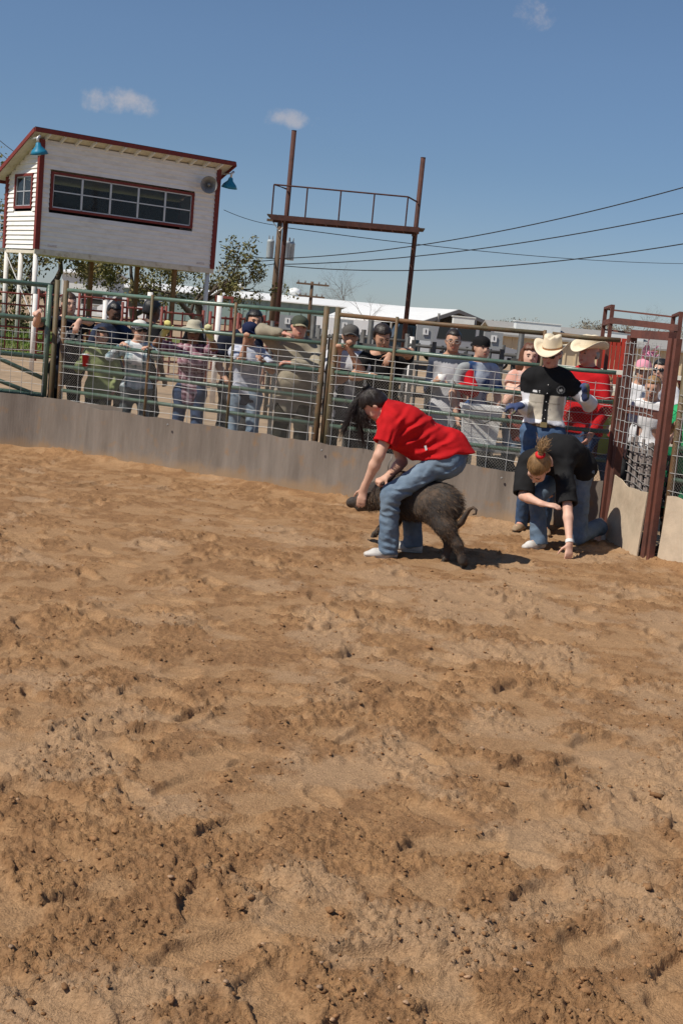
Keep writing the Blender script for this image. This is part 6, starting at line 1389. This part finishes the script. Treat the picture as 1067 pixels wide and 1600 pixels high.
# ---------------------------------------------------------------- the pig
Rm = at(700, 790, 9.52); Sh = at(604, 778, 9.92)
pd = unit(V((Sh-Rm)[0], (Sh-Rm)[1], 0)); pl_ = np.cross(UP, pd)     # pl_ : the pig's left (towards the camera)
pigr = thing('pig', ((Rm+Sh)/2*V(1, 1, 0)), 'dark brown bristly pig straddled by the woman in red', 'pig')
def PG(a, b, z): return V(Rm[0], Rm[1], 0)+pd*a+pl_*b+UP*z    # a: metres forward from the rump
L_ = np.linalg.norm((Sh-Rm)[:2]); zr = Rm[2]
pr = [[ellp(PG(.05, 0, .450), (pd, pl_, UP), V(.165, .132, .155)), .06], [ellp(PG(.24, 0, .465), (pd, pl_, UP), V(.24, .150, .150)), .08], [ellp(PG(.47, 0, .46), (pd, pl_, UP), V(.20, .155, .185)), .08], [ellp(PG(.32, 0, .40), (pd, pl_, UP), V(.22, .13, .115)), .06],
      [cone(PG(.55, 0, .47), PG(.70, .0, .42), .135, .105), .06], [ellp(PG(.74, 0, .40), (pd, pl_, UP), V(.12, .085, .095)), .05], [cone(PG(.76, 0, .385), PG(.93, .01, .325), .075, .040), .05], [cone(PG(.92, .01, .33), PG(.955, .01, .318), .040, .042), .015], [cone(PG(.74, 0, .35), PG(.87, .01, .285), .055, .028), .03]]
# hind legs: thigh forward to the knee, back to the hock, shank down
def leg(pts, rs):
    return [[cone(pts[i], pts[i+1], rs[i], rs[i+1]), .035] for i in range(len(pts)-1)]
fn = gnd(727, 888); ff = gnd(697, 880)
pr += leg([PG(.10, .08, .43), at(696, 824, 9.44), at(715, 852, 9.40), at(722, 876, 9.39), fn+V(-.005, 0, .035)], [.115, .074, .036, .026, .024])
pr += leg([PG(.11, -.07, .43), at(694, 822, 9.64), at(702, 850, 9.62), at(696, 868, 9.60), ff+V(0, 0, .035)], [.105, .068, .036, .026, .024])
ffr = at(586, 834, 10.02); fnr = PG(.58, .10, .05)
pr += leg([PG(.54, -.07, .38), PG(.57, -.09, .24), ffr+V(.06, 0, .06), ffr], [.085, .050, .032, .024]); pr += leg([PG(.47, .08, .38), PG(.46, .09, .24), PG(.45, .09, .11), PG(.455, .09, .035)], [.085, .050, .030, .025])
subs = [ellp(PG(.962, .018+.01, .322), (pd, pl_, UP), V(.01, .008, .010)), ellp(PG(.962, -.006, .322), (pd, pl_, UP), V(.01, .008, .010))]
M_pig = mat('pig_hide', (.046, .038, .033), .7, .35, 26, .5, 120, c2=(.085, .055, .036), t=(.45, .62), spec=.3)
sdf_obj('body', pr, .0085, M_pig, pigr, subs=subs, noise=((.006, 26, (1, 1, 1)),))
for e in (1, -1):
    b0_ = PG(.70, .07*e, .455); tip = b0_+pd*.09+pl_*.085*e-UP*.06; wv = unit(np.cross(tip-b0_, UP))*.05; m = MB()
    m.grid([[b0_*(1-u)+tip*u+wv*w*(1-u**1.6)*(1 if abs(w) < 1.1 else 1)+UP*.02*math.sin(u*3.14)*(1-w*w)*1+UP*o for w in (-1, -.5, 0, .5, 1)] for o in (.004, ) for u in np.linspace(0, 1, 7)]); m.grid([[b0_*(1-u)+tip*u+wv*w*(1-u**1.6)+UP*.02*math.sin(u*3.14)*(1-w*w)-UP*.006 for w in (1, .5, 0, -.5, -1)] for u in np.linspace(0, 1, 7)]); obj('ear', m, M_pig, pigr, True)
    m = MB(); m.ell(PG(.805, .066*e, .425), (.010, .010, .010)); obj('eye', m, M_eye, pigr, True)
hoof_m = mat('hoof', (.05, .04, .032), .6, .2)
for p_ in (fn+V(-.01, -.01, .0), ff+V(-.01, 0, 0), PG(.458, .09, 0), ffr-UP*.03):
    for e in (1, -1):
        m = MB(); m.lathe(p_+pl_*.012*e+pd*.012, [(.019, 0), (.017, .03), (.012, .05), (.001, .052)], 8, (pd, pl_, unit(UP-pd*.25))); obj('hoof', m, hoof_m, pigr, True)
# tail with a curl
tb_ = PG(-.10, .02, .42); tail = [at(712, 822, 9.47), at(721, 816, 9.42), at(727, 805, 9.40), at(733, 796, 9.38), at(739, 793, 9.36), at(744, 797, 9.35), at(743, 803, 9.35), at(738, 804, 9.36)]
m = MB(); m.tube(tail, [.030, .024, .019, .015, .012, .010, .008, .005], 8); obj('tail', m, M_pig, pigr, True)
# bristles over the body
def bristles():
    rng = np.random.RandomState(2); me = [o for o in pigr.children if o.name.startswith('body')][0].data; n = len(me.vertices)
    co = np.empty(n*3, np.float32); me.vertices.foreach_get('co', co); co = co.reshape(-1, 3); no = np.empty(n*3, np.float32); me.vertices.foreach_get('normal', no); no = no.reshape(-1, 3)
    idx = rng.randint(0, n, 15000); p = co[idx]; nn = no[idx]; a = (p-V(Rm[0], Rm[1], 0))@pd; keep = (a < .80) & (p[:, 2] > .09); p, nn = p[keep], nn[keep]; k = len(p)
    fl = nn*.35-pd*.65-UP*.45+rng.normal(size=(k, 3))*.18; fl /= np.linalg.norm(fl, axis=1)[:, None]; L = .018+.028*rng.rand(k)*(.5+(p[:, 2] > .40)); sd = np.cross(fl, rng.normal(size=(k, 3))); sd /= np.linalg.norm(sd, axis=1)[:, None]
    v = np.stack([p-sd*.0013-nn*.003, p+sd*.0013-nn*.003, p+fl*L[:, None]], 1).reshape(-1, 3)
    tone = np.where(rng.rand(k)[:, None] < .35, V(.15, .090, .050), V(.046, .037, .030)); kind(link('bristles', mesh_np('bristles', v, np.arange(3*k).reshape(k, 3), np.repeat(tone, 3, 0)), mat('bristle', (.05, .03, .02), .6, .2, 20, attr=True), pigr), 'stuff')
bristles()
